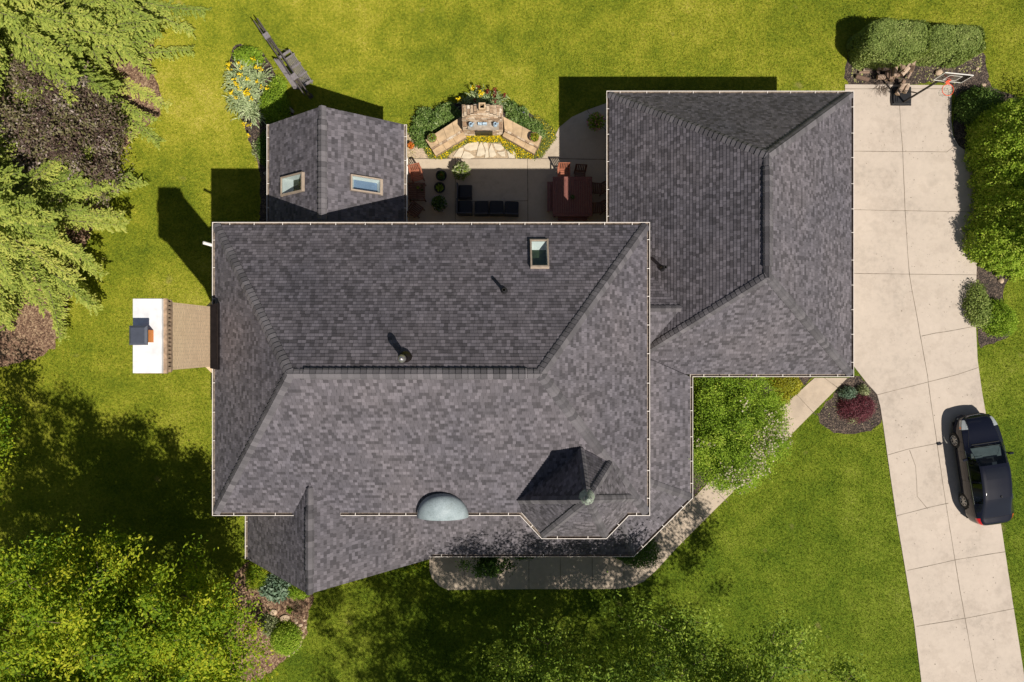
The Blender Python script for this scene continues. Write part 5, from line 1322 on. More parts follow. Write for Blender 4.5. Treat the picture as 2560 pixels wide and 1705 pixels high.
def branch_mesh(b, a, c, r0, r1, sag=0, seg=4, wig=.0, r=None, n=6):
    a, c = Vector(a), Vector(c); pts = []; L = (c-a).length
    for i in range(seg+1):
        t = i/seg; p = a.lerp(c, t); p.z += sag*math.sin(math.pi*t)*L
        if 0 < i < seg and wig: p += Vector((r.gauss(0, wig), r.gauss(0, wig), r.gauss(0, wig)))*L
        pts.append(p)
    b.tube(pts, [r0+(r1-r0)*i/seg for i in range(seg+1)], n, caps=False)
    return pts
def broadleaf(name, label, cat, base, ctr, rad_, trunk_r, nclump, per, leafm, lsize, seed, barkm, group=None, clump_r=.38, flat=.7, gap=.0, inner=.25, tone=0, up=.9, mask=None, rag=.18, extra=()):
    """trunk, limbs reaching every leaf clump, and a crown of leaf clumps with gaps between them"""
    global rng
    rng = np.random.default_rng(seed); r = random.Random(seed)
    t = thing(name, label, cat, base, group); base = Vector(base); ctr = Vector(ctr)
    top = Vector((ctr.x, ctr.y, ctr.z-rad_[2]*.15))
    b = MB(); branch_mesh(b, base, top, trunk_r, trunk_r*.55, 0, 5, .015, r, 10)
    limbs = []; k = max(5, int(rad_[0]*2.2))
    for i in range(k):
        a = 2*math.pi*(i+r.uniform(-.3, .3))/k; f = r.uniform(.45, .72); z = ctr.z+rad_[2]*r.uniform(-.35, .45)
        e = Vector((ctr.x+rad_[0]*f*math.cos(a), ctr.y+rad_[1]*f*math.sin(a), z))
        s = base.lerp(top, r.uniform(.45, .98)); limbs.append(branch_mesh(b, s, e, trunk_r*.30, trunk_r*.09, .06, 5, .03, r, 7))
    nodes = np.array([p for l in limbs for p in l[2:]]+[top])
    cl = []; tries = 0
    off = [Vector((r.gauss(0, 1), r.gauss(0, 1), r.gauss(0, 1))).normalized() for _ in range(9)]
    while len(cl) < nclump and tries < nclump*30:
        tries += 1
        d = Vector((r.gauss(0, 1), r.gauss(0, 1), r.gauss(0, 1))).normalized(); q = 1-inner*abs(r.gauss(0, 1))-(0 if r.random() > .3 else r.random()*.6)
        if q < .05: continue
        lob = 1+rag*sum(max(0, d.dot(o))**6 for o in off)-rag*.6
        p = Vector((d.x*rad_[0], d.y*rad_[1], d.z*rad_[2]))*q*lob+ctr
        if p.z < .3: continue
        g_ = math.sin(p.x*1.9+seed)*math.sin(p.y*2.1+seed*2)*.5+math.sin(p.x*.8+p.z*1.3)*.5
        if g_ < gap-1: continue
        if mask and not mask(p): continue
        cl.append(p)
    small = {}
    for c_, rd_, n_, per_ in extra:
        for _ in range(n_):
            d = Vector((r.gauss(0, 1), r.gauss(0, 1), r.gauss(0, 1))).normalized()*r.random()**.5
            p = Vector((c_[0]+d.x*rd_[0], c_[1]+d.y*rd_[1], c_[2]+d.z*rd_[2]))
            if math.sin(p.x*1.3+1)*math.sin(p.y*1.7) > -.25: cl.append(p); small[len(cl)-1] = per_
    PP, DD, NN, LL, RR = [], [], [], [], []
    order = sorted(range(len(cl)), key=lambda k_: (cl[k_]-top).length); NA = np.zeros((len(nodes)+len(cl), 3)); NA[:len(nodes)] = nodes; nn_ = len(nodes)
    for ci_ in order:
        p = cl[ci_]
        i = np.argmin(((NA[:nn_]-np.array(p))**2).sum(1)); nd = Vector(NA[i]); NA[nn_] = p; nn_ += 1
        if (nd-p).length > .15: branch_mesh(b, nd, p, .012+.005*(nd-p).length, .006, .04, 3, .05, r, 4)
        axis = (p-nd).normalized() if (p-nd).length > .05 else Vector((0, 0, 1))
        n = int(small.get(ci_, per)*r.uniform(.5, 1.5)); cr = clump_r*r.uniform(.6, 1.35)*(1.15 if ci_ in small else 1)
        o = rng.normal(0, cr*.5, (n, 3)); o[:, 2] *= flat
        o += np.outer(rng.normal(0, cr*.5, n), np.array(axis))
        PP.append(np.array(p)+o); dd = rng.normal(0, .8, (n, 3))+np.array(axis)*.9; dd[:, 2] *= .5; DD.append(dd)
        nn = rng.normal(0, .42, (n, 3)); nn[:, 2] += up; NN.append(nn); LL.append(lsize*rng.uniform(.6, 1.35, n))
        hgt = (p.z-ctr.z)/rad_[2]
        RR.append(rng.normal(.48+tone+r.gauss(0, .19)+(.10 if ci_ in small else 0), .17, n))
    P = np.concatenate(PP); LLc = np.concatenate(LL)
    P[:, 2] = np.maximum(P[:, 2], .04)
    leaves('crown', P, np.concatenate(DD), np.concatenate(NN), LLc, LLc*.48, leafm, parent=t, rnd=np.concatenate(RR))
    b.build('trunk', barkm, parent=t, smooth=True)
    return t
def shrub(name, label, cat, c, rad_, n, leafm, ls, seed, group=None, dome=True, tone=0, rough_=.10, up=.5, wide=.5, jitter=.05, stem=True, deep=.25):
    """clipped or rounded bush: leaves through the outer shell of an uneven dome over short stems"""
    global rng
    rng = np.random.default_rng(seed); r = random.Random(seed)
    t = thing(name, label, cat, (c[0], c[1], 0), group)
    d = rng.normal(0, 1, (n, 3)); d[:, 2] = np.abs(d[:, 2])*(1 if dome else 1); d /= np.linalg.norm(d, axis=1, keepdims=True)
    ks = rng.normal(0, 1, (16, 3)); ks /= np.linalg.norm(ks, axis=1, keepdims=True)
    lob = 1+rough_*(np.maximum(0, d@ks.T)**8).sum(1)-rough_*.8
    lob += rough_*.5*np.sin(d[:, 0]*13+seed)*np.sin(d[:, 1]*15)*np.sin(d[:, 2]*11+1)
    q = 1-np.abs(rng.normal(0, deep, n)); q = np.clip(q, .1, 1)
    P = d*np.array(rad_)*(lob*q)[:, None]+rng.normal(0, jitter, (n, 3)); P[:, 2] = np.maximum(P[:, 2], .03)
    P += np.array([c[0], c[1], c[2] if len(c) > 2 else 0])
    nn = d+rng.normal(0, .42, (n, 3)); nn[:, 2] += up+.2; dd = rng.normal(0, 1, (n, 3))+d*.4
    l = ls*rng.uniform(.6, 1.4, n)
    tw = rng.normal(.5+tone, .2, n)+.14*np.sin(P[:, 0]*5+seed)*np.sin(P[:, 1]*6)
    leaves('foliage', P, dd, nn, l, l*wide, leafm, parent=t, rnd=tw)
    if stem:
        b = MB(); k = 7
        z0 = c[2] if len(c) > 2 else 0
        for i in range(k):
            a = 2*math.pi*i/k+r.random(); e = (c[0]+rad_[0]*.55*math.cos(a), c[1]+rad_[1]*.55*math.sin(a), z0+rad_[2]*r.uniform(.45, .75))
            branch_mesh(b, (c[0]+.05*math.cos(a), c[1]+.05*math.sin(a), z0), e, .02+.01*rad_[2], .008, .05, 3, .04, r, 5)
        b.build('stem', M['bark_dark'], parent=t)
    return t
def conifer(name, label, base, H, Rb, seed, nb=120, group='tall conifers on the left', azr=(-180, 180), z0=.5, tipz=0, tone=0):
    global rng
    rng = np.random.default_rng(seed); r = random.Random(seed)
    t = thing(name, label, 'conifer', base, group); bx, by = base[0], base[1]
    b = MB(); branch_mesh(b, base, (bx, by, H), .24, .03, 0, 6, .004, r, 10)
    PP, DD, NN, LL, WW, RR = [], [], [], [], [], []
    for i in range(nb):
        f = (i/nb)**1.15; z = z0+(H-z0)*f; a = rad(r.uniform(*azr)); Lb = Rb*(1-f)**.85*r.uniform(.72, 1.08)+.25
        if Lb < .3: continue
        hd_ = Vector((math.cos(a), math.sin(a), 0)); sd_ = Vector((-hd_.y, hd_.x, 0)); seg = max(6, int(Lb/.22)); path = []
        dr = r.uniform(.10, .28); bend = r.gauss(0, .10)
        for k in range(seg+1):
            s = k/seg; path.append(Vector((bx, by, z))+hd_*(Lb*s)+sd_*(bend*Lb*s*s)+Vector((0, 0, -dr*Lb*s+.16*Lb*s*s)))
        b.tube(path, [.030*(1-.8*k/seg)+.004 for k in range(seg+1)], 4, caps=False)
        bt = r.gauss(0, .12)
        for k in range(int(seg*.14), seg+1):
            p = path[k]; s = k/seg; wl = (.78*(1-s*.62))*min(1, .45+s*1.4)*min(1, Lb/1.6)
            for side in (-1, 1):
                for m_ in range(4):
                    q = p+hd_*r.uniform(-.11, .11); fw = r.uniform(.55, 1.05)
                    td = (sd_*side+hd_*fw).normalized(); tl = wl*r.uniform(.5, 1.15)
                    nk = max(2, int(tl/.052))
                    ss = (np.arange(nk)+rng.random(nk))/nk
                    pts = np.array(q)+np.outer(ss*tl, np.array(td)); pts[:, 2] -= ss**1.4*tl*r.uniform(.15, .6)
                    pts += rng.normal(0, .022, (nk, 3))
                    sidev = np.array(Vector((-td.y, td.x, 0)))
                    dd = np.array(td)+np.outer(np.where(rng.random(nk) > .5, .75, -.75), sidev)*rng.uniform(.3, 1.2, (nk, 1)); dd[:, 2] -= rng.uniform(.0, .5, nk)
                    nn = rng.normal(0, .35, (nk, 3)); nn[:, 2] += 1
                    PP.append(pts); DD.append(dd); NN.append(nn); l = rng.uniform(.10, .17, nk); LL.append(l); WW.append(l*.44)
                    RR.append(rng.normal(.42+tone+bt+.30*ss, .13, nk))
    P = np.concatenate(PP); P[:, 2] = np.maximum(P[:, 2], .03)
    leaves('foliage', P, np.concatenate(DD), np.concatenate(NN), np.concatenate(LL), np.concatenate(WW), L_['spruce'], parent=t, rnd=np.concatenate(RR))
    b.build('trunk', M['bark'], parent=t, smooth=True)
    return t
conifer('conifer_tree', 'tall yellow-green conifer filling the top left corner', (-19.3, 16.0, 0), 12.5, 6.0, 3, 250)
conifer('conifer_tree', 'tall yellow-green conifer at the left edge below the dark-leaved tree', (-21.3, 5.2, 0), 12, 5.0, 5, 270)
conifer('conifer_tree', 'tall yellow-green conifer whose boughs hang over the upper side of the dark-leaved tree', (-19.9, 12.6, 0), 11.5, 5.4, 9, 250)
conifer('conifer_tree', 'conifer at the top edge right of the corner one', (-16.6, 18.3, 0), 7.5, 2.9, 12, 90)
broadleaf('maple_tree', 'dark purple-leaved maple between two yellow-green conifers', 'tree', (-18.6, 8.9, 0), (-18.6, 8.9, 2.5), (2.6, 2.5, 2.0), .10, 400, 85, L_['maple'], .12, 17, M['bark_dark'], clump_r=.34, gap=.35, inner=.22)
broadleaf('oak_tree', 'big bright yellow-green broadleaf tree filling the lower left corner', 'tree', (-14.6, -11.6, 0), (-14.9, -11.6, 6.2), (6.1, 5.1, 3.9), .26, 1000, 150, L_['oak'], .13, 23, M['bark'], clump_r=.42, gap=.5, inner=.30, up=1.0, tone=.07)
broadleaf('oak_tree', 'broadleaf tree mostly outside the left edge beside the lawn', 'tree', (-24.2, -5.5, 0), (-23.8, -5.2, 6.0), (4.6, 4.4, 3.0), .22, 480, 60, L_['oak'], .14, 29, M['bark'], clump_r=.42, gap=.1)
broadleaf('ash_tree', 'tall open-crowned tree with thin pale green foliage at the bottom edge', 'tree', (4.6, -19.2, 0), (3.6, -17.4, 9.2), (8.8, 8.0, 3.2), .26, 1550, 95, L_['oak2'], .12, 31, M['bark'], clump_r=.46, gap=.1, inner=.3, up=.6, extra=[((5.5, -12.2, 7.2), (6.8, 3.0, 1.3), 620, 100)])
broadleaf('flowering_tree', 'green shrubby tree with patches of pale blossom in the corner beside the porch', 'tree', (9.0, -3.6, 0), (8.95, -3.7, 2.3), (2.35, 2.75, 1.8), .09, 680, 130, L_['bright'], .075, 37, M['bark_dark'], clump_r=.30, gap=.0, inner=.25, tone=-.02)
fl_t = [o for o in scene.objects if o.name == 'flowering_tree'][0]
rng = np.random.default_rng(4); PP = []
for px, py, s, n in ((1900, 1078, .22, 160), (1930, 1060, .22, 150), (1872, 1130, .20, 150), (1895, 1115, .22, 140), (1850, 1190, .22, 170), (1815, 1180, .2, 150), (1880, 1165, .22, 170), (1940, 1090, .2, 140), (1740, 1102, .09, 40), (1760, 1104, .06, 24), (1848, 1008, .12, 50), (1905, 1030, .1, 40), (1960, 1085, .14, 60)):
    p = W(px, py, 3.2); PP.append(np.array(p)+rng.normal(0, s, (n, 3))*np.array([1, 1, .5]))
P = np.concatenate(PP); ctr = np.array((9.15, -3.75, 2.3)); q = (P[:, :2]-ctr[:2])/np.array([2.35, 2.7]); rr = (q**2).sum(1); sel = rng.random(len(P)) < .38; P = P[sel]; rr = rr[sel]
P[:, 2] = ctr[2]+1.9*np.sqrt(np.clip(1-rr*.8, .15, 1))+rng.normal(0, .08, len(P)); P[:, 2] = np.minimum(P[:, 2], 4.3)
leaves('blossom', P, rdir(len(P)), rdir(len(P), 1.2, .6), .085, .07, L_['blossom'], parent=fl_t)
# tall driveway hedge: five shrubs grown together, each its own bush
for i, (px, py, rx, ry, h, lab) in enumerate([(2535, 325, 1.35, 1.55, 3.1, 'topmost of the tall bright green shrubs along the driveway edge'), (2560, 432, 1.50, 1.5, 3.2, 'second of the tall driveway shrubs, set back toward the right edge'),
        (2556, 525, 1.30, 1.45, 3.1, 'third of the tall driveway shrubs, beside the widest shadow'), (2552, 612, 1.32, 1.30, 2.8, 'lowest of the tall driveway shrubs, above the square tan stone'), (2640, 500, 1.7, 3.2, 3.2, 'rear tall shrub behind the driveway row at the right edge')]):
    p = W(px, py, 1.3)
    shrub('tall_shrub', lab, 'shrub', (p.x, p.y, 0), (rx, ry, h), 21000, L_['bright'], .095, 41+i, 'tall shrubs along the driveway', rough_=.22, tone=.2, up=.8, jitter=.05, deep=.10)
p = W(2452, 256, .6); shrub('round_shrub', 'low round green shrub at the top right corner of the driveway', 'shrub', (p.x, p.y, 0), (.98, .82, 1.05), 9000, L_['deep'], .07, 51, rough_=.16, tone=.15)
p = W(2462, 768, .4); shrub('ground_shrub', 'loose dark green shrub at the driveway edge beside a brighter one', 'shrub', (p.x-.1, p.y+.1, 0), (.55, .95, .7), 4500, L_['hedge'], .085, 52, rough_=.3)
p = W(2500, 795, .4); shrub('ground_shrub', 'bright green mounded shrub on the lawn side of the driveway bed', 'shrub', (p.x, p.y, 0), (.78, .85, .85), 7500, L_['bright'], .075, 53, rough_=.2)
# clipped hedge (one block of yew)
def hedge_block(px0, py0, px1, py1, h, n, label, seed, name='clipped_hedge'):
    global rng
    rng = np.random.default_rng(seed)
    x0, y1 = P2(px0, py0, h); x1, y0 = P2(px1, py1, h); cx, cy, a, c = (x0+x1)/2, (y0+y1)/2, (x1-x0)/2, (y1-y0)/2
    t = thing(name, label, 'hedge', (cx, cy, 0), 'clipped hedge by the woodpile')
    th = rng.random(n)*2*math.pi; m_ = 3.2
    ca, sa = np.cos(th), np.sin(th); ex = np.sign(ca)*np.abs(ca)**(2/m_); ey = np.sign(sa)*np.abs(sa)**(2/m_)
    side = rng.random(n) < .42; q = np.where(side, 1, np.sqrt(rng.random(n)))
    z = np.where(side, rng.random(n)*h, h)
    edge = np.clip((q-.72)/.28, 0, 1); z = np.where(side, z, h-.30*edge**2)
    sh = np.where(side, 1-.10*np.clip((z/h-.6)/.4, 0, 1)**2, 1-.08*edge)
    X = ex*a*q*sh; Y = ey*c*q*sh
    bumpy = .05*np.sin(X*3.1+seed)*np.sin(Y*3.7)+.03*np.sin(X*8)*np.sin(Y*9+2)
    P = np.stack([X*(1+.04*np.sin(Y*4+z*3)), Y*(1+.04*np.sin(X*3+z*2)), z+bumpy], 1)-0
    nr_ = np.stack([np.where(side, ex, edge*ex*.6), np.where(side, ey, edge*ey*.6), np.where(side, .15, 1)], 1)
    P -= nr_*np.abs(rng.normal(0, .07, n))[:, None]; P += np.array([cx, cy, 0]); P[:, 2] = np.maximum(.03, P[:, 2])
    l = .085*rng.uniform(.6, 1.4, n)
    tw = rng.normal(.5, .2, n)+.16*np.sin(P[:, 0]*2.3+1)*np.sin(P[:, 1]*3)
    leaves('foliage', P, rdir(n), nr_+rng.normal(0, .38, (n, 3))+np.array([.15, -.18, .2]), l, l*.5, L_['hedge'], parent=t, rnd=tw)
    b = MB(); r = random.Random(seed)
    for i in range(10):
        x = cx+a*r.uniform(-.8, .8); y = cy+c*r.uniform(-.5, .5); branch_mesh(b, (x, y, 0), (x+r.gauss(0, .2), y+r.gauss(0, .2), h*.8), .04, .012, 0, 3, .05, r, 5)
    b.build('stem', M['bark_dark'], parent=t)
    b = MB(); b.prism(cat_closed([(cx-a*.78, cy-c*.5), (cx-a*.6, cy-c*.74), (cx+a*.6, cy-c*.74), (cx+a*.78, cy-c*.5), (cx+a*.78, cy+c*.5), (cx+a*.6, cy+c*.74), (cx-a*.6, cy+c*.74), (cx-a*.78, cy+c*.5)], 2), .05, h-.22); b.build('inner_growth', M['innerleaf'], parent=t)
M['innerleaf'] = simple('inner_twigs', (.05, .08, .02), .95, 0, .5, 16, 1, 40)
hedge_block(2162, 40, 2338, 142, 1.55, 42000, 'larger left block of the clipped green hedge above the firewood heap', 61)
hedge_block(2310, 54, 2474, 137, 1.35, 34000, 'smaller right block of the clipped green hedge, stepped down at the lawn', 62)
# red laceleaf group
p = W(2150, 1018, .4); shrub('laceleaf_maple', 'low spreading dark red laceleaf shrub beside the driveway curve', 'shrub', (p.x, p.y, 0), (.80, .62, .62), 9000, L_['redleaf'], .075, 71, wide=.25, up=.8)
p = W(2125, 985, .3); shrub('blue_shrub', 'small blue-green shrub touching the red laceleaf shrub', 'shrub', (p.x, p.y, 0), (.36, .30, .45), 2600, L_['blueleaf'], .06, 72)
p = W(2162, 978, .3); shrub('variegated_shrub', 'small pale variegated shrub behind the red laceleaf shrub', 'shrub', (p.x, p.y, 0), (.24, .22, .4), 1200, L_['variegated'], .06, 73)
p = W(2135, 1046, .2); shrub('variegated_shrub', 'tiny cream-leaved plant in front of the red laceleaf shrub', 'plant', (p.x, p.y, 0), (.22, .18, .22), 700, L_['variegated'], .06, 74)
# beds by the garage wall
p = W(1965, 955, .4); shrub('golden_shrub', 'golden-tipped round shrub below the garage eave', 'shrub', (p.x, p.y, 0), (.62, .48, .7), 6500, L_['gold'], .06, 75, tone=-.22)
p = W(1988, 965, .3); shrub('golden_shrub', 'smaller golden yellow shrub beside the round one under the garage eave', 'shrub', (p.x, p.y, 0), (.32, .40, .45), 2400, L_['gold'], .08, 76)
p = W(1958, 996, .2); shrub('ornamental_grass', 'arching yellow-green plant between flowering tree and path', 'plant', (p.x, p.y, 0), (.34, .26, .40), 1300, L_['gold'], .16, 77, wide=.12)
p = W(1720, 1150, 0)
# under the porch edge
def dark_branch(px, py, z, s, n, seed, label, name='maple_spray'):
    pass
p = W(1590, 1385, 1.1); shrub('porch_shrub', 'dark green shrub at the cut-off corner of the porch roof', 'shrub', (p.x-.1, p.y+.12, 0), (1.05, .9, 1.5), 8000, L_['deep'], .085, 81, rough_=.25)
p = W(1018, 1415, .6); shrub('porch_shrub', 'bright leafy plant under the long right rake of the front gable', 'plant', (p.x, p.y+.02, 0), (.66, .36, .9), 650, L_['oak'], .16, 82, wide=.7)
global_t = broadleaf('small_maple', 'small dark-leaved maple reaching out from under the porch over the path', 'tree', (-.6, -8.3, 0), (-.95, -9.25, 2.1), (1.15, .50, .35), .04, 44, 60, L_['deep'], .10, 83, M['bark_dark'], clump_r=.17, gap=0, inner=.2)
p = W(1310, 1398, 1.0); shrub('porch_shrub', 'dark green shrub just showing under the middle of the porch gutter', 'shrub', (p.x, p.y+.28, 0), (.75, .42, 1.3), 2600, L_['deep'], .09, 84, rough_=.2)
# lower left bed
p = W(690, 1468, .3); shrub('blue_plant', 'large blue-green leafy plant beside the front gable rake', 'plant', (p.x, p.y, 0), (.68, .62, .65), 1500, L_['blueleaf'], .17, 91, wide=.42, up=.8)
p = W(745, 1480, .3); shrub('fern_mound', 'low bright green fern under the peak of the front gable', 'plant', (p.x, p.y, 0), (.6, .34, .4), 2200, L_['bright'], .10, 92, wide=.3)
p = W(640, 1440, .4); shrub('grassy_plant', 'grassy dark plant between the big tree and the front gable', 'plant', (p.x, p.y, 0), (.55, .7, .55), 1800, L_['oak'], .2, 93, wide=.1)
p = W(712, 1600, .3); shrub('mound_shrub', 'bright green mounded shrub inside the border stones at the lower left bed', 'shrub', (p.x, p.y, 0), (.72, .80, .7), 8500, L_['bright'], .06, 94, rough_=.15, tone=.1)
p = W(672, 1565, .2); shrub('cream_plant', 'pale cream-leaved low plant left of the bright green mound', 'plant', (p.x, p.y, 0), (.42, .5, .3), 1600, L_['variegated'], .08, 95)
p = W(724, 1525, .1); shrub('seedling', 'small green seedling in the mulch above the flat tan slab', 'plant', (p.x, p.y, 0), (.09, .12, .2), 60, L_['bright'], .09, 96)
# bed west of the sunroom
p = W(616, 140, .3); shrub('green_shrub', 'rounded leafy green shrub at the top end of the yellow iris bed', 'shrub', (p.x, p.y, 0), (.62, .50, .55), 2600, L_['bright'], .10, 101, tone=-.05)
p = W(685, 262, .4); shrub('green_shrub', 'dense green shrub half in shade at the gable corner of the sunroom', 'shrub', (p.x, p.y, 0), (.72, .86, .75), 8000, L_['bright'], .07, 102, rough_=.2, tone=-.08)
p = W(692, 215, .3); shrub('green_shrub', 'small yellow-green shrub between the iris bed and the swing', 'shrub', (p.x, p.y, 0), (.36, .5, .4), 1800, L_['bright'], .08, 103, tone=.1)
p = W(660, 370, .3); shrub('wall_shrub', 'dark shrub in the shade under the sunroom gutter', 'shrub', (p.x, p.y, 0), (.34, .75, .55), 1800, L_['deep'], .08, 104)
p = W(642, 372, .1); shrub('seedling', 'pale leafy seedling at the lawn side of the sunroom bed', 'plant', (p.x, p.y, 0), (.20, .42, .2), 260, L_['variegated'], .08, 105)
def iris(px, py, rx, n, h, seed, label, flowers=(), fm='yellow', tone=0, lean=(0, 0)):
    global rng
    rng = np.random.default_rng(seed); c = W(px, py, 0); t = thing('iris_clump', label, 'plant', (c.x, c.y, 0), 'iris clumps with long grey-green blades')
    PP, DD, NN, LL, RR = [], [], [], [], []
    for i in range(n):
        a = rng.uniform(0, 2*math.pi); r0 = rx*.45*math.sqrt(rng.random()); bx, by = c.x+r0*math.cos(rng.uniform(0, 6.28)), c.y+r0*math.sin(rng.uniform(0, 6.28))
        L1 = rx*rng.uniform(.6, 1.25); hh = h*rng.uniform(.6, 1.1); tn = rng.normal(.5+tone, .2); prev = None
        for k in range(7):
            s = k/6; q = np.array([bx+L1*s*math.cos(a)+lean[0]*s, by+L1*s*math.sin(a)+lean[1]*s, .02+hh*math.sin(s*2.2)])
            if prev is not None:
                d = q-prev; PP.append((q+prev)/2); DD.append(d); NN.append([rng.normal(0, .25), rng.normal(0, .25), 1]); LL.append(np.linalg.norm(d)*1.35); RR.append(tn)
            prev = q
    LL = np.array(LL); leaves('blade', PP, DD, NN, LL, .046, L_['iris'], parent=t, rnd=np.array(RR), fold=.1)
    if flowers:
        b = MB()
        for fx, fy in flowers:
            f = W(fx, fy, .75); b.tube([(c.x+(f.x-c.x)*.4, c.y+(f.y-c.y)*.4, 0), tuple(f)], .006, 4)
            leaves('flower', np.array(f)+rng.normal(0, .045, (16, 3)), rdir(16), rdir(16, 1, .5), .075, .05, L_[fm], parent=t)
        b.build('flower_stem', M['stemgreen'], parent=t)
    return t
M['stemgreen'] = simple('green_stem', (.10, .17, .05), .7)
iris(610, 190, .62, 110, .42, 111, 'upper iris clump with yellow flowers on its left side', [(572, 160), (573, 172), (596, 158), (604, 168), (632, 148), (638, 166), (641, 170), (653, 173)])
iris(648, 205, .62, 100, .42, 112, 'right iris clump with few yellow flowers next to the swing', [(642, 205), (654, 217), (665, 220)])
iris(598, 215, .52, 80, .4, 113, 'left iris clump at the lawn edge with yellow flowers', [(586, 199), (588, 208), (618, 197), (598, 222), (600, 185), (592, 210)])
iris(622, 240, .66, 120, .45, 114, 'middle iris clump carrying the densest group of yellow flowers', [(612, 228), (618, 224), (620, 234), (613, 235), (630, 246), (580, 232), (578, 230)])
iris(600, 262, .50, 70, .38, 115, 'lower left iris clump leaning over the mulch', [(590, 245)])
iris(633, 280, .62, 100, .42, 116, 'lowest iris clump above the open mulch', [(610, 312), (621, 311), (620, 338)])
iris(1190, 252, .42, 60, .4, 117, 'iris clump with yellow flowers behind the left of the stone fireplace', [(1148, 249), (1199, 228), (1206, 232), (1202, 236), (1182, 220)], tone=-.1)
iris(1222, 252, .42, 60, .4, 118, 'iris clump with dark red flowers behind the middle of the stone fireplace', [(1216, 230), (1220, 226), (1236, 222), (1238, 232), (1237, 240)], 'crimson', tone=-.15)
iris(1248, 256, .36, 45, .4, 119, 'iris clump with a few dark red flowers behind the right of the stone fireplace', [(1261, 238), (1238, 252), (1236, 224)], 'crimson', tone=-.15)
iris(1160, 262, .30, 36, .34, 120, 'small iris clump with dark red buds at the fireplace corner', [(1186, 250), (1196, 216)], 'crimson', tone=-.15)
# leafy plants either side of the fireplace
def bedplants(pts, leafm, ls, group, labs, seed, h=.42, rr=.34, n=1100, wide=.42):
    for i, ((px, py), lab) in enumerate(zip(pts, labs)):
        p = W(px, py, h*.6); shrub('leafy_plant', lab, 'plant', (p.x, p.y, 0), (rr*(1+.15*math.sin(i*3)), rr*(1+.15*math.cos(i*5)), h), n, leafm, ls, seed+i, group, up=.9, wide=wide, stem=False, rough_=.25)
L_['pachy'] = leafmat('glossy_leaf', [(0, (.045, .10, .018)), (.5, (.14, .23, .045)), (1, (.34, .42, .16))], .25, .45, .3)
bedplants([(1048, 305), (1070, 288), (1096, 288), (1118, 276), (1044, 330), (1066, 318), (1090, 306), (1112, 300), (1134, 288), (1058, 345)], L_['pachy'], .11, 'leafy plants left of the fireplace',
          ['leafy plant at the far left lawn edge of the bed left of the fireplace', 'leafy plant at the lawn edge below the left garden light', 'leafy plant beside the left garden light', 'leafy plant at the lawn edge nearest the fireplace on its left', 'leafy plant at the low left end of the fireplace bed, beside the gravel',
           'leafy plant in the middle of the left group, near the bench pot', 'leafy plant just above the middle of the left stone bench', 'leafy plant touching the upper part of the left stone bench', 'leafy plant in the shadow of the fireplace on its left', 'leafy plant behind the flower pot on the left stone bench'], 130)
bedplants([(1278, 268), (1300, 284), (1284, 292), (1310, 300), (1330, 312), (1345, 326)], L_['pachy'], .10, 'leafy plants right of the fireplace',
          ['leafy plant at the right corner of the fireplace nearest the irises', 'leafy plant beside the right garden light', 'leafy plant touching the upper part of the right stone bench', 'leafy plant above the middle of the right stone bench', 'leafy plant behind the lower part of the right stone bench', 'leafy plant behind the flower pot on the right stone bench'], 150, h=.32, rr=.30)
# creeping ground cover with yellow flowers
def cover(polys, n, leafm, ls, name, label, z=.05, seed=1, parent=None):
    global rng
    rng = np.random.default_rng(seed); PP = []
    areas = []
    for q in polys:
        w_ = [Vector(P2(*p)) for p in q]; tri = [(w_[0], w_[i], w_[i+1]) for i in range(1, len(w_)-1)]; areas += tri
    A = np.array([abs((b_-a_).cross(c_-a_))/2 for a_, b_, c_ in areas]); idx = rng.choice(len(areas), n, p=A/A.sum())
    for i in idx:
        a_, b_, c_ = areas[i]; u_, v_ = rng.random(2)
        if u_+v_ > 1: u_, v_ = 1-u_, 1-v_
        q = a_+(b_-a_)*u_+(c_-a_)*v_; PP.append((q.x, q.y, rng.uniform(.01, z)))
    P = np.array(PP); P[:, 2] += .03*np.sin(P[:, 0]*9)*np.sin(P[:, 1]*8)+.02
    P[:, :2] += rng.normal(0, .03, (n, 2))
    l = ls*rng.uniform(.6, 1.4, n)
    return leaves(name, P, rdir(n), rdir(n, 1.5, .6), l, l*.6, leafm, parent=parent, **({} if parent else dict(label=label, cat='ground cover', kind='stuff')))
L_['creeper'] = leafmat('creeping_leaf', [(0, (.07, .10, .02)), (.5, (.19, .23, .045)), (1, (.36, .38, .09))], .2, .6, .2)
gc = [[(1052, 350), (1066, 352), (1094, 394), (1072, 396)], [(1066, 372), (1092, 392), (1168, 342), (1160, 338)], [(1090, 392), (1168, 342), (1175, 352), (1130, 380), (1115, 396), (1076, 396)], [(1165, 338), (1255, 338), (1258, 356), (1170, 356)],
      [(1252, 340), (1336, 388), (1338, 397), (1290, 394), (1256, 366)], [(1336, 388), (1358, 345), (1385, 325), (1390, 345), (1352, 396)], [(1330, 290), (1345, 290), (1385, 325), (1365, 350), (1352, 330)]]
cover(gc, 17000, L_['creeper'], .05, 'ground_cover', 'low creeping green ground cover around the stone benches', .05, 161)
o = cover([gc[3], gc[3], gc[4], gc[2]], 1500, L_['yellow'], .055, 'flower_carpet', 'carpet of small yellow flowers in front of the fireplace', .09, 162)
cover([gc[5], gc[6], gc[1], gc[0]], 520, L_['yellow'], .05, 'flower_carpet', 'sparser small yellow flowers along the outer ends of the benches', .08, 163)
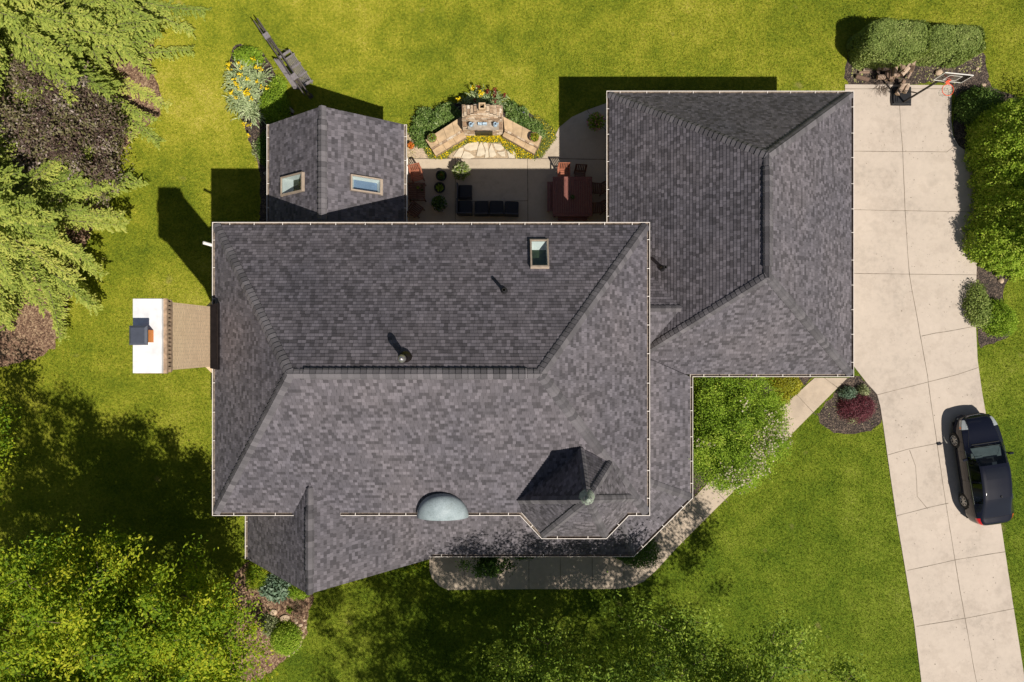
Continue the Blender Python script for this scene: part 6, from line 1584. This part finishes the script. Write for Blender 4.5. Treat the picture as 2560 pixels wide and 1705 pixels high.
# ---- pots
def pot(px, py, z, r0, h, mm, label, plant=(), cat='planter', group=None, name='plant_pot', bowl=False, seed=0):
    """plant: list of (leaf key, count, spread radius, height, leaf size, child name)"""
    global rng
    rng = np.random.default_rng(int(px+py)+seed); p = W(px, py, z+h); t = thing(name, label, cat, (p.x, p.y, z), group)
    b = LB(); b.lathe((0, 0, 0), [(.001, 0), (r0*(.72 if not bowl else .6), 0), (r0*.97, h*.85), (r0*1.04, h*.86), (r0*1.04, h), (r0*.90, h), (r0*.86, h*.82)], 22); b.build('pot', mm, parent=t, smooth=True)
    b = LB(); b.lathe((0, 0, 0), [(.001, h*.86), (r0*.87, h*.84)], 16); b.build('soil', M['soil'], parent=t)
    for key, n, sp, hh, ls, cn in plant:
        d = rdir(n); d[:, 2] = np.abs(d[:, 2]); q = rng.random(n)**.5
        P = d*np.array([sp, sp, hh])*q[:, None]+np.array([p.x, p.y, z+h*.9])
        l = ls*rng.uniform(.6, 1.4, n); leaves(cn, P, d+rng.normal(0, .6, (n, 3)), rdir(n, .9, .6), l, l*.5, L_[key], parent=t)
    return t
z1 = .03
pot(1103, 438, z1, .24, .32, M['black'], 'round black planter bowl with sparse plants, nearer the lawn of the two', [('deep', 160, .18, .14, .08, 'plant'), ('orange', 14, .12, .18, .05, 'flower')], group='black planter bowls')
pot(1099, 468, z1, .24, .32, M['black'], 'round black planter bowl with lime green and red plants', [('bright', 200, .16, .18, .09, 'plant'), ('crimson', 60, .10, .2, .07, 'flower')], group='black planter bowls')
pot(1153, 428, z1, .19, .34, M['black'], 'tall flowering pot with spiky yellow-green foliage and pink flowers at the edge of the shade', [('variegated', 900, .40, .55, .12, 'plant'), ('bright', 700, .36, .5, .10, 'plant'), ('pink', 50, .30, .62, .06, 'flower')])
pot(1098, 508, z1, .22, .34, M['black'], 'pot of dark foliage with lilac flowers next to the sofa', [('deep', 900, .34, .5, .09, 'plant'), ('blueleaf', 200, .38, .45, .09, 'plant'), ('lilac', 90, .44, .6, .05, 'flower')])
pot(1027, 363, z1, .15, .24, M['clay'], 'terracotta pot of orange flowers beside the sunroom gutter', [('orange', 320, .15, .20, .055, 'flower'), ('bright', 60, .15, .12, .06, 'plant')])
pot(1080, 344, .66, .20, .24, M['clay'], 'flower bowl on the outer end of the left stone bench', [('bright', 240, .2, .16, .07, 'plant'), ('variegated', 160, .2, .16, .07, 'plant'), ('crimson', 50, .16, .2, .06, 'flower')], group='flower bowls on the stone benches')
pot(1336, 342, .66, .20, .24, M['clay'], 'flower bowl on the outer end of the right stone bench', [('gold', 220, .2, .16, .07, 'plant'), ('bright', 160, .2, .18, .08, 'plant'), ('orange', 50, .15, .2, .06, 'flower')], group='flower bowls on the stone benches')
pot(1490, 304, z1, .20, .34, M['black'], 'pot of pink geraniums in the shade of the garage', [('bright', 900, .42, .45, .09, 'plant'), ('pink', 220, .42, .55, .08, 'flower')])
pot(1431, 492, .79, .09, .12, M['black'], 'small centrepiece plant on the maroon dining table', [('deep', 70, .11, .12, .05, 'plant'), ('variegated', 20, .10, .14, .04, 'flower')])
pot(1045, 468, .553, .075, .11, M['clay'], 'small pot with bright green leaves on the low slatted table', [('bright', 50, .07, .08, .05, 'plant')], group='small pots on the low table')
pot(1054, 464, .553, .080, .11, M['clay'], 'small pot nearest the lawn on the low slatted table', [('maple', 40, .07, .06, .05, 'plant')], group='small pots on the low table')
pot(1055, 474, .553, .070, .10, M['clay'], 'small pot nearest the house on the low slatted table', [('deep', 30, .06, .06, .04, 'plant')], group='small pots on the low table')

# ---- grass blades over the visible lawn (not on beds, paving or under the house)
def inside(P, poly):
    x, y = P[:, 0], P[:, 1]; r = np.zeros(len(P), bool); n = len(poly)
    for i in range(n):
        (x0, y0), (x1, y1) = poly[i], poly[(i+1) % n]
        if y0 == y1: continue
        r ^= ((y0 > y) != (y1 > y)) & (x < (x1-x0)*(y-y0)/(y1-y0)+x0)
    return r
rng = np.random.default_rng(77)
n = 900000; P = np.stack([rng.uniform(-23.6, 23.6, n), rng.uniform(-16, 16, n)], 1); keep = np.ones(n, bool)
for poly in NOGRASS: keep &= ~inside(P, poly)
for q in ([(-9.9, -5.6), (4.3, -5.6), (4.3, 3.7), (-9.9, 3.7)], [(4.3, -1), (12.8, -1), (12.8, 9.3), (4.3, 9.3)], [(-9.1, 3.6), (-4.7, 3.6), (-4.7, 8.1), (-9.1, 8.1)], [(-9.9, -8.1), (-3.8, -8.1), (-3.8, -5.6), (-9.9, -5.6)], [(-3.8, -7.4), (6.6, -7.4), (6.6, -1), (-3.8, -1)]): keep &= ~inside(P, q)
P = P[keep]; n = len(P)
patch = .5+.10*np.sin(P[:, 0]*2.3+np.sin(P[:, 1]*1.7)*2)*np.sin(P[:, 1]*2.9+np.sin(P[:, 0]*1.3)*2)
l = rng.uniform(.05, .10, n); d = rdir(n, .55, 1.0); d[:, 2] = np.abs(d[:, 2])
P3 = np.concatenate([P, (d[:, 2]*l*.5+.004)[:, None]], 1)
leaves('grass', P3, d, rdir(n, .4, .8), l, rng.uniform(.010, .022, n), M['blade'], rnd=rng.normal(patch, .2, n), label='short mown green grass of the lawn around the house', cat='grass', kind='stuff')
